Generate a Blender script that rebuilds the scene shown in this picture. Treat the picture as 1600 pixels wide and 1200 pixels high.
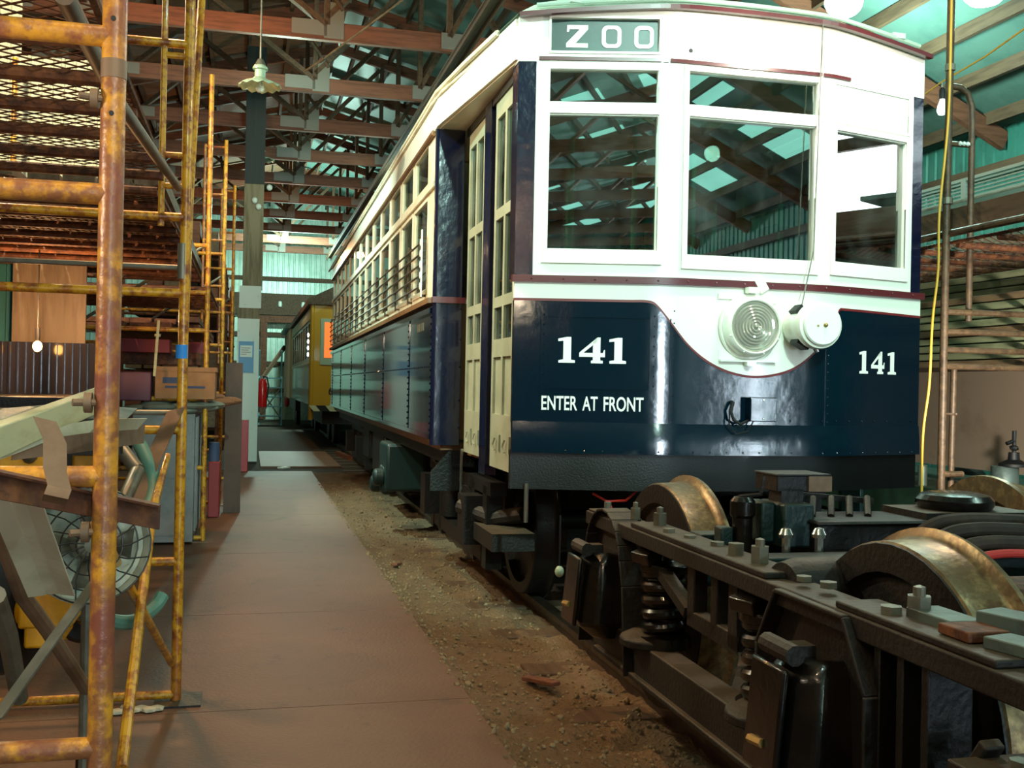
import bpy, bmesh, math, random
from mathutils import Vector, Matrix, Euler
random.seed(7)
for o in list(bpy.data.objects): bpy.data.objects.remove(o, do_unlink=True)
SC = bpy.context.scene; COL = SC.collection
PI = math.pi
# ------------------------------------------------------------------ camera
FPX, EYE = 1650.0, Vector((0, 0, 1.35))
_yaw, _pit, _rol = math.atan(410/1650), 0.0035, 0.02
FW = Vector((math.sin(_yaw)*math.cos(_pit), math.cos(_yaw)*math.cos(_pit), math.sin(_pit)))
_R = Vector((math.cos(_yaw), -math.sin(_yaw), 0)); _U = _R.cross(FW)
RT = _R*math.cos(_rol)+_U*math.sin(_rol); UP = _U*math.cos(_rol)-_R*math.sin(_rol)
cd = bpy.data.cameras.new('camera'); cam = bpy.data.objects.new('camera', cd); COL.objects.link(cam)
cd.sensor_width = 36; cd.lens = FPX/1600*36; cd.clip_end = 200; cd.clip_start = 0.05
m = Matrix.Identity(4)
for i in range(3):
    m[i][0], m[i][1], m[i][2], m[i][3] = RT[i], UP[i], -FW[i], EYE[i]
cam.matrix_world = m; SC.camera = cam
def at(px, py, Y):
    """world point seen at photo pixel (px,py) on the cross plane at distance Y"""
    d = FW+RT*((px-800)/FPX)+UP*((600-py)/FPX)
    return EYE+d*(Y/d.y)
# ------------------------------------------------------------------ exposure, world, lamps
SC.view_settings.view_transform = 'Standard'; SC.view_settings.look = 'None'
SC.view_settings.gamma = 1; SC.view_settings.use_curve_mapping = False
SC.view_settings.exposure = 0.0
w = bpy.data.worlds.new('night'); SC.world = w; w.use_nodes = True
w.node_tree.nodes['Background'].inputs[0].default_value = (0.35, 0.42, 0.40, 1)
w.node_tree.nodes['Background'].inputs[1].default_value = 0.10
def lamp(name, loc, power, col, size=0.15, spot=None, aim=None, blend=0.6):
    l = bpy.data.lights.new(name, 'SPOT' if spot else 'POINT')
    l.energy = power; l.color = col; l.shadow_soft_size = size
    o = bpy.data.objects.new(name, l); COL.objects.link(o); o.location = loc
    if spot:
        l.spot_size = spot; l.spot_blend = blend
        o.rotation_euler = (Vector(aim)-Vector(loc)).to_track_quat('-Z', 'Y').to_euler()
    return o
TEAL, WARM, WHITE = (0.62, 1.0, 0.86), (1.0, 0.52, 0.22), (1.0, 0.88, 0.74)
LAMPS = [
 ('bay_light', (1.2, 0.6, 5.4), 80, TEAL, .12), ('bay_light', (0.4, 14.9, 5.4), 150, TEAL, .2), ('bay_light', (2.3, 20.3, 4.6), 150, TEAL, .2), ('warm_light', (.3, 25, 4.4), 130, WARM, .08), ('bay_light', (1.2, 34, 5.2), 1500, TEAL, .2),  # the warm one is added to brown the far rack reflections
 ('bay_light', (5.2, 2.2, 4.9), 160, TEAL, .1), ('bay_light', (6.6, 10.5, 4.9), 420, TEAL, .2),
 ('bay_light', (2.0, -9, 5.4), 600, TEAL, .08), ('bay_light', (3.0, -18, 5.4), 600, TEAL, .08),
 ('teal_fill_spot', (1.4, -3.0, 5.6), 2600, TEAL, .12, .62, (2.45, 5.2, 2.85), .5),  # added spot that brightens the tram front but fades above the truck
 ('teal_fill_spot', (-1.3, 5.2, 4.9), 900, TEAL, .08, 1.1, (1.3, 6.6, 2.9), .6), ('teal_fill_spot', (-1.5, 10.4, 5.2), 1500, TEAL, .08, 1.2, (1.3, 11.0, 2.8), .6),  # added spots that whiten the tram side and doors
 ('warm_light', (-.5, 12.2, 5.5), 150, WARM, .08), ('warm_light', (-0.6, 8.4, 2.9), 26, WARM, .06),
 ('warm_light', (-1.35, 7.3, 1.75), 45, WARM, .04), ('warm_light', (-1.9, 6.8, 4.2), 480, (1, .86, .58), .08),  # both added: glow beside the made-up bulb, light on the pale sheets
 ('path_fill_spot', (-.5, 5.6, 5.2), 420, (1, .55, .26), .06, 1.5, (.5, 6.4, 0), .7), ('path_fill_spot', (-.2, 1.2, 4.4), 110, (1, .72, .40), .06, 1.3, (-.3, 3.4, 0), .7), ('path_fill_spot', (.2, 11.5, 5.2), 260, (1, .55, .26), .06, 1.1, (.5, 12, 0), .7),  # added spots that warm the path without reaching the tram
 ('clutter_fill', (-1.0, 1.6, 1.75), 26, (1, .9, .7), .08),  # added light out of view for the left clutter
 ('clutter_fill', (0.2, 1.1, 2.15), 15, (1, .80, .55), .06), ('warm_light', (-.6, -1.2, 3.3), 45, (1, .62, .34), .04), ('rack_fill_spot', (3.98, 4.55, 1.25), 250, (1, .92, .78), .05, 1.5, (5.1, 6.6, 1.5), .6),  # first and last are added fills for the clutter and right rack
]
for a in LAMPS: lamp(*a)
# ------------------------------------------------------------------ materials
def lin(h):
    h = h.lstrip('#'); r = []
    for i in (0, 2, 4):
        c = int(h[i:i+2], 16)/255; r.append(c/12.92 if c <= .04045 else ((c+.055)/1.055)**2.4)
    return (*r, 1)
def mat(name, col, rough=.5, metal=0., col2=None, scale=6., thr=(.45, .62), bump=0., bscale=40., coat=0., stretch=(1, 1, 1), emit=None, col3=None):
    M = bpy.data.materials.new(name); M.use_nodes = True; nt = M.node_tree; b = nt.nodes['Principled BSDF']
    b.inputs['Base Color'].default_value = lin(col); b.inputs['Roughness'].default_value = rough
    b.inputs['Metallic'].default_value = metal; b.inputs['Coat Weight'].default_value = coat
    b.inputs['Coat Roughness'].default_value = .06
    tc = nt.nodes.new('ShaderNodeTexCoord'); mp = nt.nodes.new('ShaderNodeMapping'); mp.inputs['Scale'].default_value = stretch
    nt.links.new(tc.outputs['Object'], mp.inputs[0])
    src = None
    for k, c in enumerate([c for c in (col2, col3) if c]):
        n = nt.nodes.new('ShaderNodeTexNoise'); n.inputs['Scale'].default_value = scale*(1 if k == 0 else 2.7); n.inputs['Detail'].default_value = 8
        n.inputs['Roughness'].default_value = .65
        nt.links.new(mp.outputs[0], n.inputs[0])
        r = nt.nodes.new('ShaderNodeMapRange'); r.inputs[1].default_value = thr[0]; r.inputs[2].default_value = thr[1]
        nt.links.new(n.outputs[0], r.inputs[0])
        mx = nt.nodes.new('ShaderNodeMix'); mx.data_type = 'RGBA'
        nt.links.new(r.outputs[0], mx.inputs[0])
        if src: nt.links.new(src, mx.inputs[6])
        else: mx.inputs[6].default_value = lin(col)
        mx.inputs[7].default_value = lin(c); src = mx.outputs[2]
    if src: nt.links.new(src, b.inputs['Base Color'])
    if bump:
        n = nt.nodes.new('ShaderNodeTexNoise'); n.inputs['Scale'].default_value = bscale; n.inputs['Detail'].default_value = 5
        nt.links.new(mp.outputs[0], n.inputs[0])
        bp = nt.nodes.new('ShaderNodeBump'); bp.inputs['Strength'].default_value = bump; bp.inputs['Distance'].default_value = .02
        nt.links.new(n.outputs[0], bp.inputs['Height']); nt.links.new(bp.outputs[0], b.inputs['Normal'])
    if emit:
        b.inputs['Emission Color'].default_value = lin(emit[0]); b.inputs['Emission Strength'].default_value = emit[1]
    return M
def glass_mat(name, tint='#cfe8df', f0=.10, rough=.015, dust=0.03):
    M = bpy.data.materials.new(name); M.use_nodes = True; nt = M.node_tree; nt.nodes.clear()
    out = nt.nodes.new('ShaderNodeOutputMaterial'); t = nt.nodes.new('ShaderNodeBsdfTransparent'); t.inputs[0].default_value = lin(tint)
    g = nt.nodes.new('ShaderNodeBsdfGlossy'); g.inputs['Roughness'].default_value = rough
    lw = nt.nodes.new('ShaderNodeLayerWeight'); lw.inputs[0].default_value = .35
    mr = nt.nodes.new('ShaderNodeMapRange'); mr.inputs[3].default_value = f0; mr.inputs[4].default_value = .9
    nt.links.new(lw.outputs['Fresnel'], mr.inputs[0])
    mx = nt.nodes.new('ShaderNodeMixShader'); nt.links.new(mr.outputs[0], mx.inputs[0]); nt.links.new(t.outputs[0], mx.inputs[1]); nt.links.new(g.outputs[0], mx.inputs[2])
    d = nt.nodes.new('ShaderNodeBsdfDiffuse'); d.inputs[0].default_value = (.5, .55, .52, 1)
    n = nt.nodes.new('ShaderNodeTexNoise'); n.inputs['Scale'].default_value = 3.5; n.inputs['Detail'].default_value = 7
    tc = nt.nodes.new('ShaderNodeTexCoord'); nt.links.new(tc.outputs['Object'], n.inputs[0])
    r2 = nt.nodes.new('ShaderNodeMapRange'); r2.inputs[1].default_value = .45; r2.inputs[2].default_value = .8; r2.inputs[3].default_value = 0; r2.inputs[4].default_value = dust*4
    nt.links.new(n.outputs[0], r2.inputs[0])
    m2 = nt.nodes.new('ShaderNodeMixShader'); nt.links.new(r2.outputs[0], m2.inputs[0]); nt.links.new(mx.outputs[0], m2.inputs[1]); nt.links.new(d.outputs[0], m2.inputs[2])
    nt.links.new(m2.outputs[0], out.inputs[0])
    return M
K = dict(
 cream=mat('cream_enamel', '#f3f4e6', .28, coat=.3, bump=.04, bscale=14),
 creamside=mat('cream_side_paint', '#e9e2cc', .35, col2='#d9cdb0', scale=3, coat=.2),
 navy=mat('navy_enamel', '#031724', .13, coat=.2, bump=.10, bscale=7),
 navyside=mat('navy_side_enamel', '#0b1626', .10, coat=.6, bump=.04, bscale=4),
 pillar=mat('blue_hammered_enamel', '#070f27', .18, coat=.4, bump=.14, bscale=16),
 skirt=mat('black_gloss_paint', '#040506', .38, coat=.05, bump=.12, bscale=120),
 maroon=mat('maroon_trim_paint', '#5a2024', .3, coat=.2),
 redline=mat('red_pinstripe', '#6e1d20', .4),
 doorp=mat('beige_door_paint', '#a3a28a', .38, col2='#94937b', scale=5),
 roofp=mat('pale_green_roof_canvas', '#a9bfae', .55, bump=.1, bscale=80),
 white=mat('white_letter_paint', '#f6f2ea', .4),
 signblk=mat('sign_roll_dark', '#15342f', .35, col2='#1d453e', scale=7),
 glass=glass_mat('window_glass'), glassd=glass_mat('front_window_glass', '#c4dad0', .40, .008, .02),
 lens=mat('fresnel_lens_glass', '#cfcabb', .08, .55, coat=1.),
 seat=mat('brown_seat_leather', '#5a4030', .5), inner=mat('interior_wood', '#7c5836', .45, col2='#684526', scale=3, stretch=(6, 6, 1)),
 ceil_in=mat('interior_ceiling_paint', '#d8d3bd', .5), polei=mat('green_enamel_pole', '#3fa27c', .2, coat=.5),
 brass=mat('tarnished_brass', '#b39a63', .35, .8), rbrown=mat('brown_scaffold_tube', '#4b3a29', .5, .15, col2='#3a2a1c', scale=8, col3='#5c4630', bump=.15, bscale=60), guard=mat('dark_guard_rod', '#54483a', .45, .4), ply=mat('stained_plywood', '#8a7350', .5, col2='#745d3e', scale=3, stretch=(6, 6, .6)), chrome=mat('bright_steel', '#c8cac6', .2, .95),
 rub=mat('black_rubber', '#0c0c0d', .55), lead=mat('dusty_cable_sheath', '#2b241d', .8, col2='#3d3328', scale=9), cordr=mat('red_cord', '#c0322c', .5), cordy=mat('yellow_cord', '#d0a02c', .5),
 tread=mat('rusty_bright_wheel_steel', '#78664a', .36, .6, col2='#5a3c24', scale=9, thr=(.48, .7), col3='#a88f63', bump=.08, bscale=60),
 black=mat('greasy_black_iron', '#141311', .5, .25, col2='#2a2219', scale=5, bump=.25, bscale=70),
 blackg=mat('gloss_black_iron', '#100f0f', .25, .3, col2='#231c16', scale=4, bump=.1, bscale=40, coat=.3),
 toplit_dustiron=None,
 tealiron=mat('dusty_grey_steel', '#5c6c66', .5, .35, col2='#474b45', scale=6, bump=.1),
 greeniron=mat('dark_green_casting', '#173a38', .45, .1, col2='#20302c', scale=5, bump=.15),
 rail=mat('rail_steel', '#4a4038', .4, .6, col2='#3a2a1e', scale=12),
 yel=mat('rusted_yellow_paint', '#d39a22', .38, .05, col2='#7a3f1c', scale=9, thr=(.5, .6), col3='#a8631e', bump=.12, bscale=50, coat=.25),
 yelr=mat('rusty_orange_paint', '#d49430', .36, .05, col2='#8a4f3e', scale=8, thr=(.45, .58), col3='#8f5a3a', bump=.15, bscale=50),
 rust=mat('brown_rusted_steel', '#5c3320', .7, .15, col2='#3d2216', scale=8, col3='#7a4a2a', bump=.2, bscale=60),
 galv=mat('grey_galvanised_steel', '#7a786b', .45, .5, col2='#5d594d', scale=6),
 sheet=mat('pale_sheet_metal', '#cbc6aa', .45, .1, col2='#ada586', scale=4),
 tan=mat('tan_painted_steel', '#7d644e', .55, .1, col2='#634a36', scale=5),
 wood=mat('red_brown_timber', '#7c4c36', .7, col2='#603a28', scale=3, stretch=(.6, 6, 6), bump=.15, bscale=20),
 woodd=mat('dark_timber', '#5a4430', .75, col2='#463322', scale=3, stretch=(6, .6, 6), bump=.1),
 woodp=mat('weathered_post_timber', '#8d8268', .75, col2='#6f6349', scale=2.5, stretch=(6, 6, .5), bump=.15),
 postd=mat('dark_post_timber', '#2a3230', .7, col2='#212827', scale=2, stretch=(6, 6, .5)),
 lumber=mat('fresh_sawn_timber', '#d6cfa2', .6, col2='#c2b888', scale=3, stretch=(6, 1, 6)),
 plank=mat('green_grey_planks', '#7c8263', .65, col2='#5f6548', scale=3, stretch=(6, .7, 6)),
 plankb=mat('dusty_brown_planks', '#6d5a40', .7, col2='#574330', scale=3, stretch=(6, .7, 6)),
 deckroof=mat('brown_roof_sheathing', '#6e4e36', .8, col2='#5a3e2a', scale=2, stretch=(1, 4, 4)),
 tin=mat('galvanised_roof_tin', '#5f7f76', .5, .15, col2='#52726a', scale=2),
 tealtin=mat('teal_ribbed_steel', '#357a6d', .45, .15, col2='#2c685d', scale=2),
 palewall=mat('pale_ribbed_steel', '#b9d2c4', .4, .2, col2='#a2c0b2', scale=2),
 perf=mat('punched_steel_plate', '#7d7a70', .5, .2),
 whitep=mat('white_post_paint', '#dde8de', .45, col2='#c8d3c6', scale=6, thr=(.6, .7)),
 enamel=mat('green_white_enamel', '#a8c0a8', .3, col2='#8ca68e', scale=7), bulbg=mat('clear_bulb_glass', '#d6e6e0', .05, .3, coat=1),
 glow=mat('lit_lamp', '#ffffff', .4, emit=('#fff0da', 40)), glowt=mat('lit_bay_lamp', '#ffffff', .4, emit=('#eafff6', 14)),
 bulbw=mat('frosted_bulb', '#ffffff', .3, emit=('#eafff4', 2.2)),
 blue=mat('blue_masking_tape', '#2a86d8', .6), red=mat('red_enamel', '#a8181c', .35, coat=.3), redd=mat('dull_red_paint', '#8e2426', .6),
 cardboard=mat('brown_cardboard', '#a8774e', .8, col2='#976842', scale=4), stripe=mat('dark_blue_print', '#3a4763', .7),
 bin=mat('purple_plastic', '#6a3a4c', .5), cabinet=mat('grey_cabinet_paint', '#7f8480', .45, col2='#6c706a', scale=3),
 panelb=mat('brown_hardboard', '#5d4538', .7, col2='#4a362c', scale=2), paper=mat('crumpled_kraft_paper', '#8d6142', .85, bump=.3, bscale=15),
 tarp=mat('grey_green_tarpaulin', '#7c8377', .6, bump=.3, bscale=12), teal=mat('teal_hose_rubber', '#5a8878', .5),
 fan=mat('grey_green_enamel', '#c3cbbd', .35, col2='#95a091', scale=5), wire=mat('steel_wire', '#34322f', .4, .6),
 yelm=mat('machine_yellow_paint', '#d89a12', .4, col2='#b57a10', scale=5), clear=mat('crinkled_clear_plastic', '#a8b0b0', .15, .2, coat=1),
 rag=mat('off_white_rag', '#cfc3a6', .9), notice=mat('blue_notice', '#4f8fbe', .4), paperw=mat('white_paper', '#e6f0ea', .6),
 tramy=mat('ochre_yellow_paint', '#c8901a', .4, coat=.2), tramg=mat('green_grey_body_paint', '#5c5f48', .35, coat=.3), carcream=mat('pale_green_body_paint', '#a8b79a', .45),
 winlit=mat('warm_lit_window', '#d8602a', .4, emit=('#ff7a34', 1.1)), winv=mat('dark_window_glass', '#2c2a30', .1, coat=.5),
 extin=mat('extinguisher_red', '#c01a1c', .25, coat=.5), ladderb=mat('blue_grey_ladder_paint', '#4d7a80', .45),
 alu=mat('aluminium', '#8c968f', .4, .7), creamwall=mat('cream_plywood', '#b5a28c', .6, col2='#9f8c75', scale=2, thr=(.55, .75)),
 greencar=mat('green_flatcar_paint', '#26402e', .55, col2='#1c2f22', scale=4), pinkwall=mat('pink_primer_board', '#8d5a4c', .7),
 skylite=mat('translucent_roof_panel', '#a8d8cc', .5, emit=('#8fe6d2', 1.6)), pebble=mat('pebble_stone', '#93805f', .9, col2='#6d5a42', scale=30),
 daylight=mat('bright_opening', '#ffffff', .5, emit=('#e6fbff', 7)), doorglow=mat('unseen_doorway_glow', '#ffffff', .5, emit=('#dff2ff', 75)), paletin=mat('pale_roof_tin', '#9cc0b4', .5, .1, col2='#86aca0', scale=2), fibre=mat('pale_fibreglass', '#d2d0b0', .5, col2='#b8bca0', scale=4),
 warmglow=mat('warm_lit_bulb', '#ffffff', .4, emit=('#ffb25a', 30)),
 concrete=None, gravel=None)
# concrete: mottled, pink brown
def ground_mat(name, c1, c2, c3, s1, s2, rough, bump, bscale):
    M = bpy.data.materials.new(name); M.use_nodes = True; nt = M.node_tree; b = nt.nodes['Principled BSDF']; b.inputs['Roughness'].default_value = rough
    tc = nt.nodes.new('ShaderNodeTexCoord'); src = None
    for c, s, lo, hi in ((c2, s1, .35, .7), (c3, s2, .58, .72)):
        n = nt.nodes.new('ShaderNodeTexNoise'); n.inputs['Scale'].default_value = s; n.inputs['Detail'].default_value = 9; n.inputs['Roughness'].default_value = .7
        nt.links.new(tc.outputs['Object'], n.inputs[0])
        r = nt.nodes.new('ShaderNodeMapRange'); r.inputs[1].default_value = lo; r.inputs[2].default_value = hi; nt.links.new(n.outputs[0], r.inputs[0])
        mx = nt.nodes.new('ShaderNodeMix'); mx.data_type = 'RGBA'; nt.links.new(r.outputs[0], mx.inputs[0])
        if src: nt.links.new(src, mx.inputs[6])
        else: mx.inputs[6].default_value = lin(c1)
        mx.inputs[7].default_value = lin(c); src = mx.outputs[2]
    nt.links.new(src, b.inputs['Base Color'])
    n = nt.nodes.new('ShaderNodeTexNoise'); n.inputs['Scale'].default_value = bscale; n.inputs['Detail'].default_value = 8; nt.links.new(tc.outputs['Object'], n.inputs[0])
    bp = nt.nodes.new('ShaderNodeBump'); bp.inputs['Strength'].default_value = bump; bp.inputs['Distance'].default_value = .03
    nt.links.new(n.outputs[0], bp.inputs['Height']); nt.links.new(bp.outputs[0], b.inputs['Normal'])
    return M
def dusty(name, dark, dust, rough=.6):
    """dark greasy iron; dust and overhead light painted as paler up-facing faces"""
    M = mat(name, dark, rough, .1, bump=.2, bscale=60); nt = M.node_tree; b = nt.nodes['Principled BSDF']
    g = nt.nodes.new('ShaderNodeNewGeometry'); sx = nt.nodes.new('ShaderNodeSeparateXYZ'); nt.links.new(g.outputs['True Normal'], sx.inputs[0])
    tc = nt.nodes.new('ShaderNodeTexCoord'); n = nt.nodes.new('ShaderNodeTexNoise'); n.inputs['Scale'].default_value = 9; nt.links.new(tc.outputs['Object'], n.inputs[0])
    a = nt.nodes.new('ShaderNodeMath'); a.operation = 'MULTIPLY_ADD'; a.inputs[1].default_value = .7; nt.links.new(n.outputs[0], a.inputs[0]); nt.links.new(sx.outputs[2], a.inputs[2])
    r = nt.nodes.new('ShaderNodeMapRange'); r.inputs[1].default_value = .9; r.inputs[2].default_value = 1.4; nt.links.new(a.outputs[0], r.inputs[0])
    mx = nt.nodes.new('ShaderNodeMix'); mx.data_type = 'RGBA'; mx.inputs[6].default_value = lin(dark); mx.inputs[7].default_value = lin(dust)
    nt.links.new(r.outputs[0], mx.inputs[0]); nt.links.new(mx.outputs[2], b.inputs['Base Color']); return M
K['toplit_dustiron'] = dusty('toplit_dusty_iron', '#130e0a', '#4f4434'); K['black'] = dusty('greasy_black_iron', '#070606', '#1b1712', .5)  # tops paler: dust plus overhead light put into the colour
K['greeniron'] = dusty('dark_green_casting', '#0f2a2b', '#3c3f36', .45)
K['concrete'] = ground_mat('worn_concrete', '#755440', '#654936', '#503a2a', 1.1, 3.2, .62, .12, 60)
K['gravel'] = ground_mat('brown_ballast', '#7c654a', '#6a543c', '#57442f', 6, 14, .95, .9, 55)
K['dirt'] = ground_mat('dark_track_dirt', '#3c3428', '#2c261e', '#453624', 3, 9, .95, .6, 30)
# ------------------------------------------------------------------ mesh helpers
OFF = {}
class MB:
    def __init__(s): s.bm = bmesh.new()
    def _add(s, geom, mtx): bmesh.ops.transform(s.bm, matrix=mtx, verts=geom)
    def box(s, c, size, rot=(0, 0, 0)):
        g = bmesh.ops.create_cube(s.bm, size=1)['verts']
        s._add(g, Matrix.Translation(c) @ Euler(rot).to_matrix().to_4x4() @ Matrix.Diagonal((*size, 1))); return s
    def bb(s, x0, x1, y0, y1, z0, z1): return s.box(((x0+x1)/2, (y0+y1)/2, (z0+z1)/2), (abs(x1-x0), abs(y1-y0), abs(z1-z0)))
    def beam(s, p, q, w, h, up=(0, 0, 1)):
        p, q = Vector(p), Vector(q); d = q-p; L = d.length; d.normalize(); u = Vector(up)
        x = d.cross(u)
        if x.length < 1e-4: x = d.cross(Vector((0, 1, 0)))
        x.normalize(); z = x.cross(d)
        M = Matrix.Identity(4)
        for i in range(3): M[i][0], M[i][1], M[i][2], M[i][3] = x[i], d[i], z[i], (p[i]+q[i])/2
        g = bmesh.ops.create_cube(s.bm, size=1)['verts']; s._add(g, M @ Matrix.Diagonal((w, L, h, 1))); return s
    def tube(s, pts, r, seg=10, caps=True):
        pts = [Vector(p) for p in pts]; n = len(pts); rs = r if isinstance(r, (list, tuple)) else [r]*n
        prev = None; rings = []
        for i, p in enumerate(pts):
            t = (pts[min(i+1, n-1)]-pts[max(i-1, 0)]).normalized()
            if prev is None:
                a = t.cross(Vector((0, 0, 1)));
                if a.length < .05: a = t.cross(Vector((0, 1, 0)))
            else:
                a = prev-t*prev.dot(t)
            a.normalize(); prev = a; b = t.cross(a)
            rings.append([s.bm.verts.new(p+(a*math.cos(2*PI*k/seg)+b*math.sin(2*PI*k/seg))*rs[i]) for k in range(seg)])
        for A, B in zip(rings, rings[1:]):
            for k in range(seg): s.bm.faces.new((A[k], A[(k+1) % seg], B[(k+1) % seg], B[k]))
        if caps:
            s.bm.faces.new(rings[0]); s.bm.faces.new(list(reversed(rings[-1])))
        return s
    def lathe(s, prof, o=(0, 0, 0), axis=(0, 0, 1), seg=32, ang=2*PI):
        q = Vector((0, 0, 1)).rotation_difference(Vector(axis)).to_matrix().to_4x4(); M = Matrix.Translation(o) @ q
        full = abs(ang-2*PI) < 1e-6; rings = []
        for k in range(seg if full else seg+1):
            a = ang*k/seg
            rings.append([s.bm.verts.new(M @ Vector((r*math.cos(a), r*math.sin(a), h))) for r, h in prof])
        for k in range(seg):
            A, B = rings[k], rings[(k+1) % len(rings)]
            for j in range(len(prof)-1):
                try: s.bm.faces.new((A[j], B[j], B[j+1], A[j+1]))
                except ValueError: pass
        return s
    def prism(s, poly, h, M=None):
        """2-D polygon extruded by h along local z, placed by M"""
        M = M or Matrix.Identity(4)
        a = [s.bm.verts.new(M @ Vector((x, y, 0))) for x, y in poly]; b = [s.bm.verts.new(M @ Vector((x, y, h))) for x, y in poly]
        s.bm.faces.new(list(reversed(a))); s.bm.faces.new(b); n = len(poly)
        for k in range(n): s.bm.faces.new((a[k], a[(k+1) % n], b[(k+1) % n], b[k]))
        return s
    def sphere(s, c, r, sc=(1, 1, 1), sub=2):
        g = bmesh.ops.create_icosphere(s.bm, subdivisions=sub, radius=r)['verts']
        s._add(g, Matrix.Translation(c) @ Matrix.Diagonal((*sc, 1))); return s
    def hexbolt(s, c, r, h, axis=(0, 0, 1)):
        return s.lathe([(0, 0), (r, 0), (r, h), (0, h)], c, axis, 6)
    def ribbon(s, pts, wv, th):
        """bent flat strip along pts, width vector wv, thickness th"""
        pts = [Vector(p) for p in pts]; wv = Vector(wv); n = len(pts); R = []
        for i, p in enumerate(pts):
            t = (pts[min(i+1, n-1)]-pts[max(i-1, 0)]).normalized(); nn = t.cross(wv).normalized()*th/2
            R.append([s.bm.verts.new(v) for v in (p-wv/2-nn, p+wv/2-nn, p+wv/2+nn, p-wv/2+nn)])
        for A, B in zip(R, R[1:]):
            for k in range(4): s.bm.faces.new((A[k], A[(k+1) % 4], B[(k+1) % 4], B[k]))
        s.bm.faces.new(R[0]); s.bm.faces.new(list(reversed(R[-1]))); return s
    def mesh(s, name, m, off=(0, 0, 0), smooth=True):
        bmesh.ops.remove_doubles(s.bm, verts=s.bm.verts, dist=1e-5)
        if s.bm.faces: bmesh.ops.recalc_face_normals(s.bm, faces=s.bm.faces)
        if any(off): bmesh.ops.translate(s.bm, vec=-Vector(off), verts=s.bm.verts)
        for e in s.bm.edges:
            e.smooth = not (len(e.link_faces) == 2 and e.calc_face_angle(9) > .6)
        for f in s.bm.faces: f.smooth = smooth
        me = bpy.data.meshes.new(name); s.bm.to_mesh(me); s.bm.free(); me.materials.append(K[m]); return me
    def part(s, name, m, parent, label=None, bevel=0, smooth=True, kind=None):
        off = OFF.get(parent.name, (0, 0, 0)); o = bpy.data.objects.new(name, s.mesh(name, m, off, smooth)); COL.objects.link(o)
        o.parent = parent; OFF[o.name] = off
        if label: o['label'] = label
        if kind: o['kind'] = kind
        if bevel: bev(o, bevel)
        return o
    def solo(s, name, m, label=None, cat=None, group=None, kind=None, bevel=0, smooth=True):
        vs = [v.co for v in s.bm.verts]
        lo = [min(v[i] for v in vs) for i in range(3)]; hi = [max(v[i] for v in vs) for i in range(3)]
        b = Vector(((lo[0]+hi[0])/2, (lo[1]+hi[1])/2, lo[2]))
        o = bpy.data.objects.new(name, s.mesh(name, m, b, smooth)); COL.objects.link(o); o.location = b; OFF[o.name] = tuple(b)
        tag(o, label, cat, group, kind)
        if bevel: bev(o, bevel)
        return o
def bev(o, w, seg=2):
    md = o.modifiers.new('Bevel', 'BEVEL'); md.width = w; md.segments = seg; md.limit_method = 'ANGLE'; md.angle_limit = .6
def curve(pts, n=6):
    """Catmull-Rom smoothing of a polyline"""
    P = [Vector(p) for p in pts]; out = []
    for i in range(len(P)-1):
        a, b, c, d = P[max(i-1, 0)], P[i], P[i+1], P[min(i+2, len(P)-1)]
        for k in range(n):
            t = k/n; out.append(.5*((2*b)+(c-a)*t+(2*a-5*b+4*c-d)*t*t+(3*b-a-3*c+d)*t**3))
    return out+[P[-1]]
def tag(o, label=None, cat=None, group=None, kind=None):
    for k, v in (('label', label), ('category', cat), ('group', group), ('kind', kind)):
        if v: o[k] = v
def thing(name, label, cat, loc=(0, 0, 0), group=None, rotz=0, local=False):
    o = bpy.data.objects.new(name, None); COL.objects.link(o); o.location = loc; o.rotation_euler = (0, 0, rotz); o.empty_display_size = .1
    OFF[o.name] = (0, 0, 0) if local else tuple(loc)
    tag(o, label, cat, group); return o
def copy_tree(o, parent=None):
    c = o.copy(); COL.objects.link(c)
    if parent: c.parent = parent; c.matrix_parent_inverse = o.matrix_parent_inverse.copy()
    OFF[c.name] = OFF.get(o.name, (0, 0, 0))
    for ch in [x for x in o.children]: copy_tree(ch, c)
    return c
def text_mesh(txt, size, font_sx=1., ext=.002, name='letter', bold=.0015):
    cu = bpy.data.curves.new(name, 'FONT'); cu.body = txt; cu.size = size; cu.align_x = 'CENTER'; cu.align_y = 'CENTER'; cu.extrude = ext; cu.offset = bold
    ob = bpy.data.objects.new(name, cu); COL.objects.link(ob); dg = bpy.context.evaluated_depsgraph_get(); dg.update()
    me = bpy.data.meshes.new_from_object(ob.evaluated_get(dg)); bpy.data.objects.remove(ob); bpy.data.curves.remove(cu)
    for v in me.vertices: v.co.x *= font_sx
    return me
# ================================================================== THE SHED
from mathutils import noise
mb = MB(); ys = [-26, -22, -18, -14, -10, -7.2, -4.2, -1.6, 1.4, 2.9, 4.49, 6.35, 8.6, 11.1, 13.6, 16.6]
for a, b in zip(ys, ys[1:]): mb.bb(-7, .955, a+.003, b-.003, -.12, 0)
mb.solo('floor', 'concrete', kind='structure')
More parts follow.
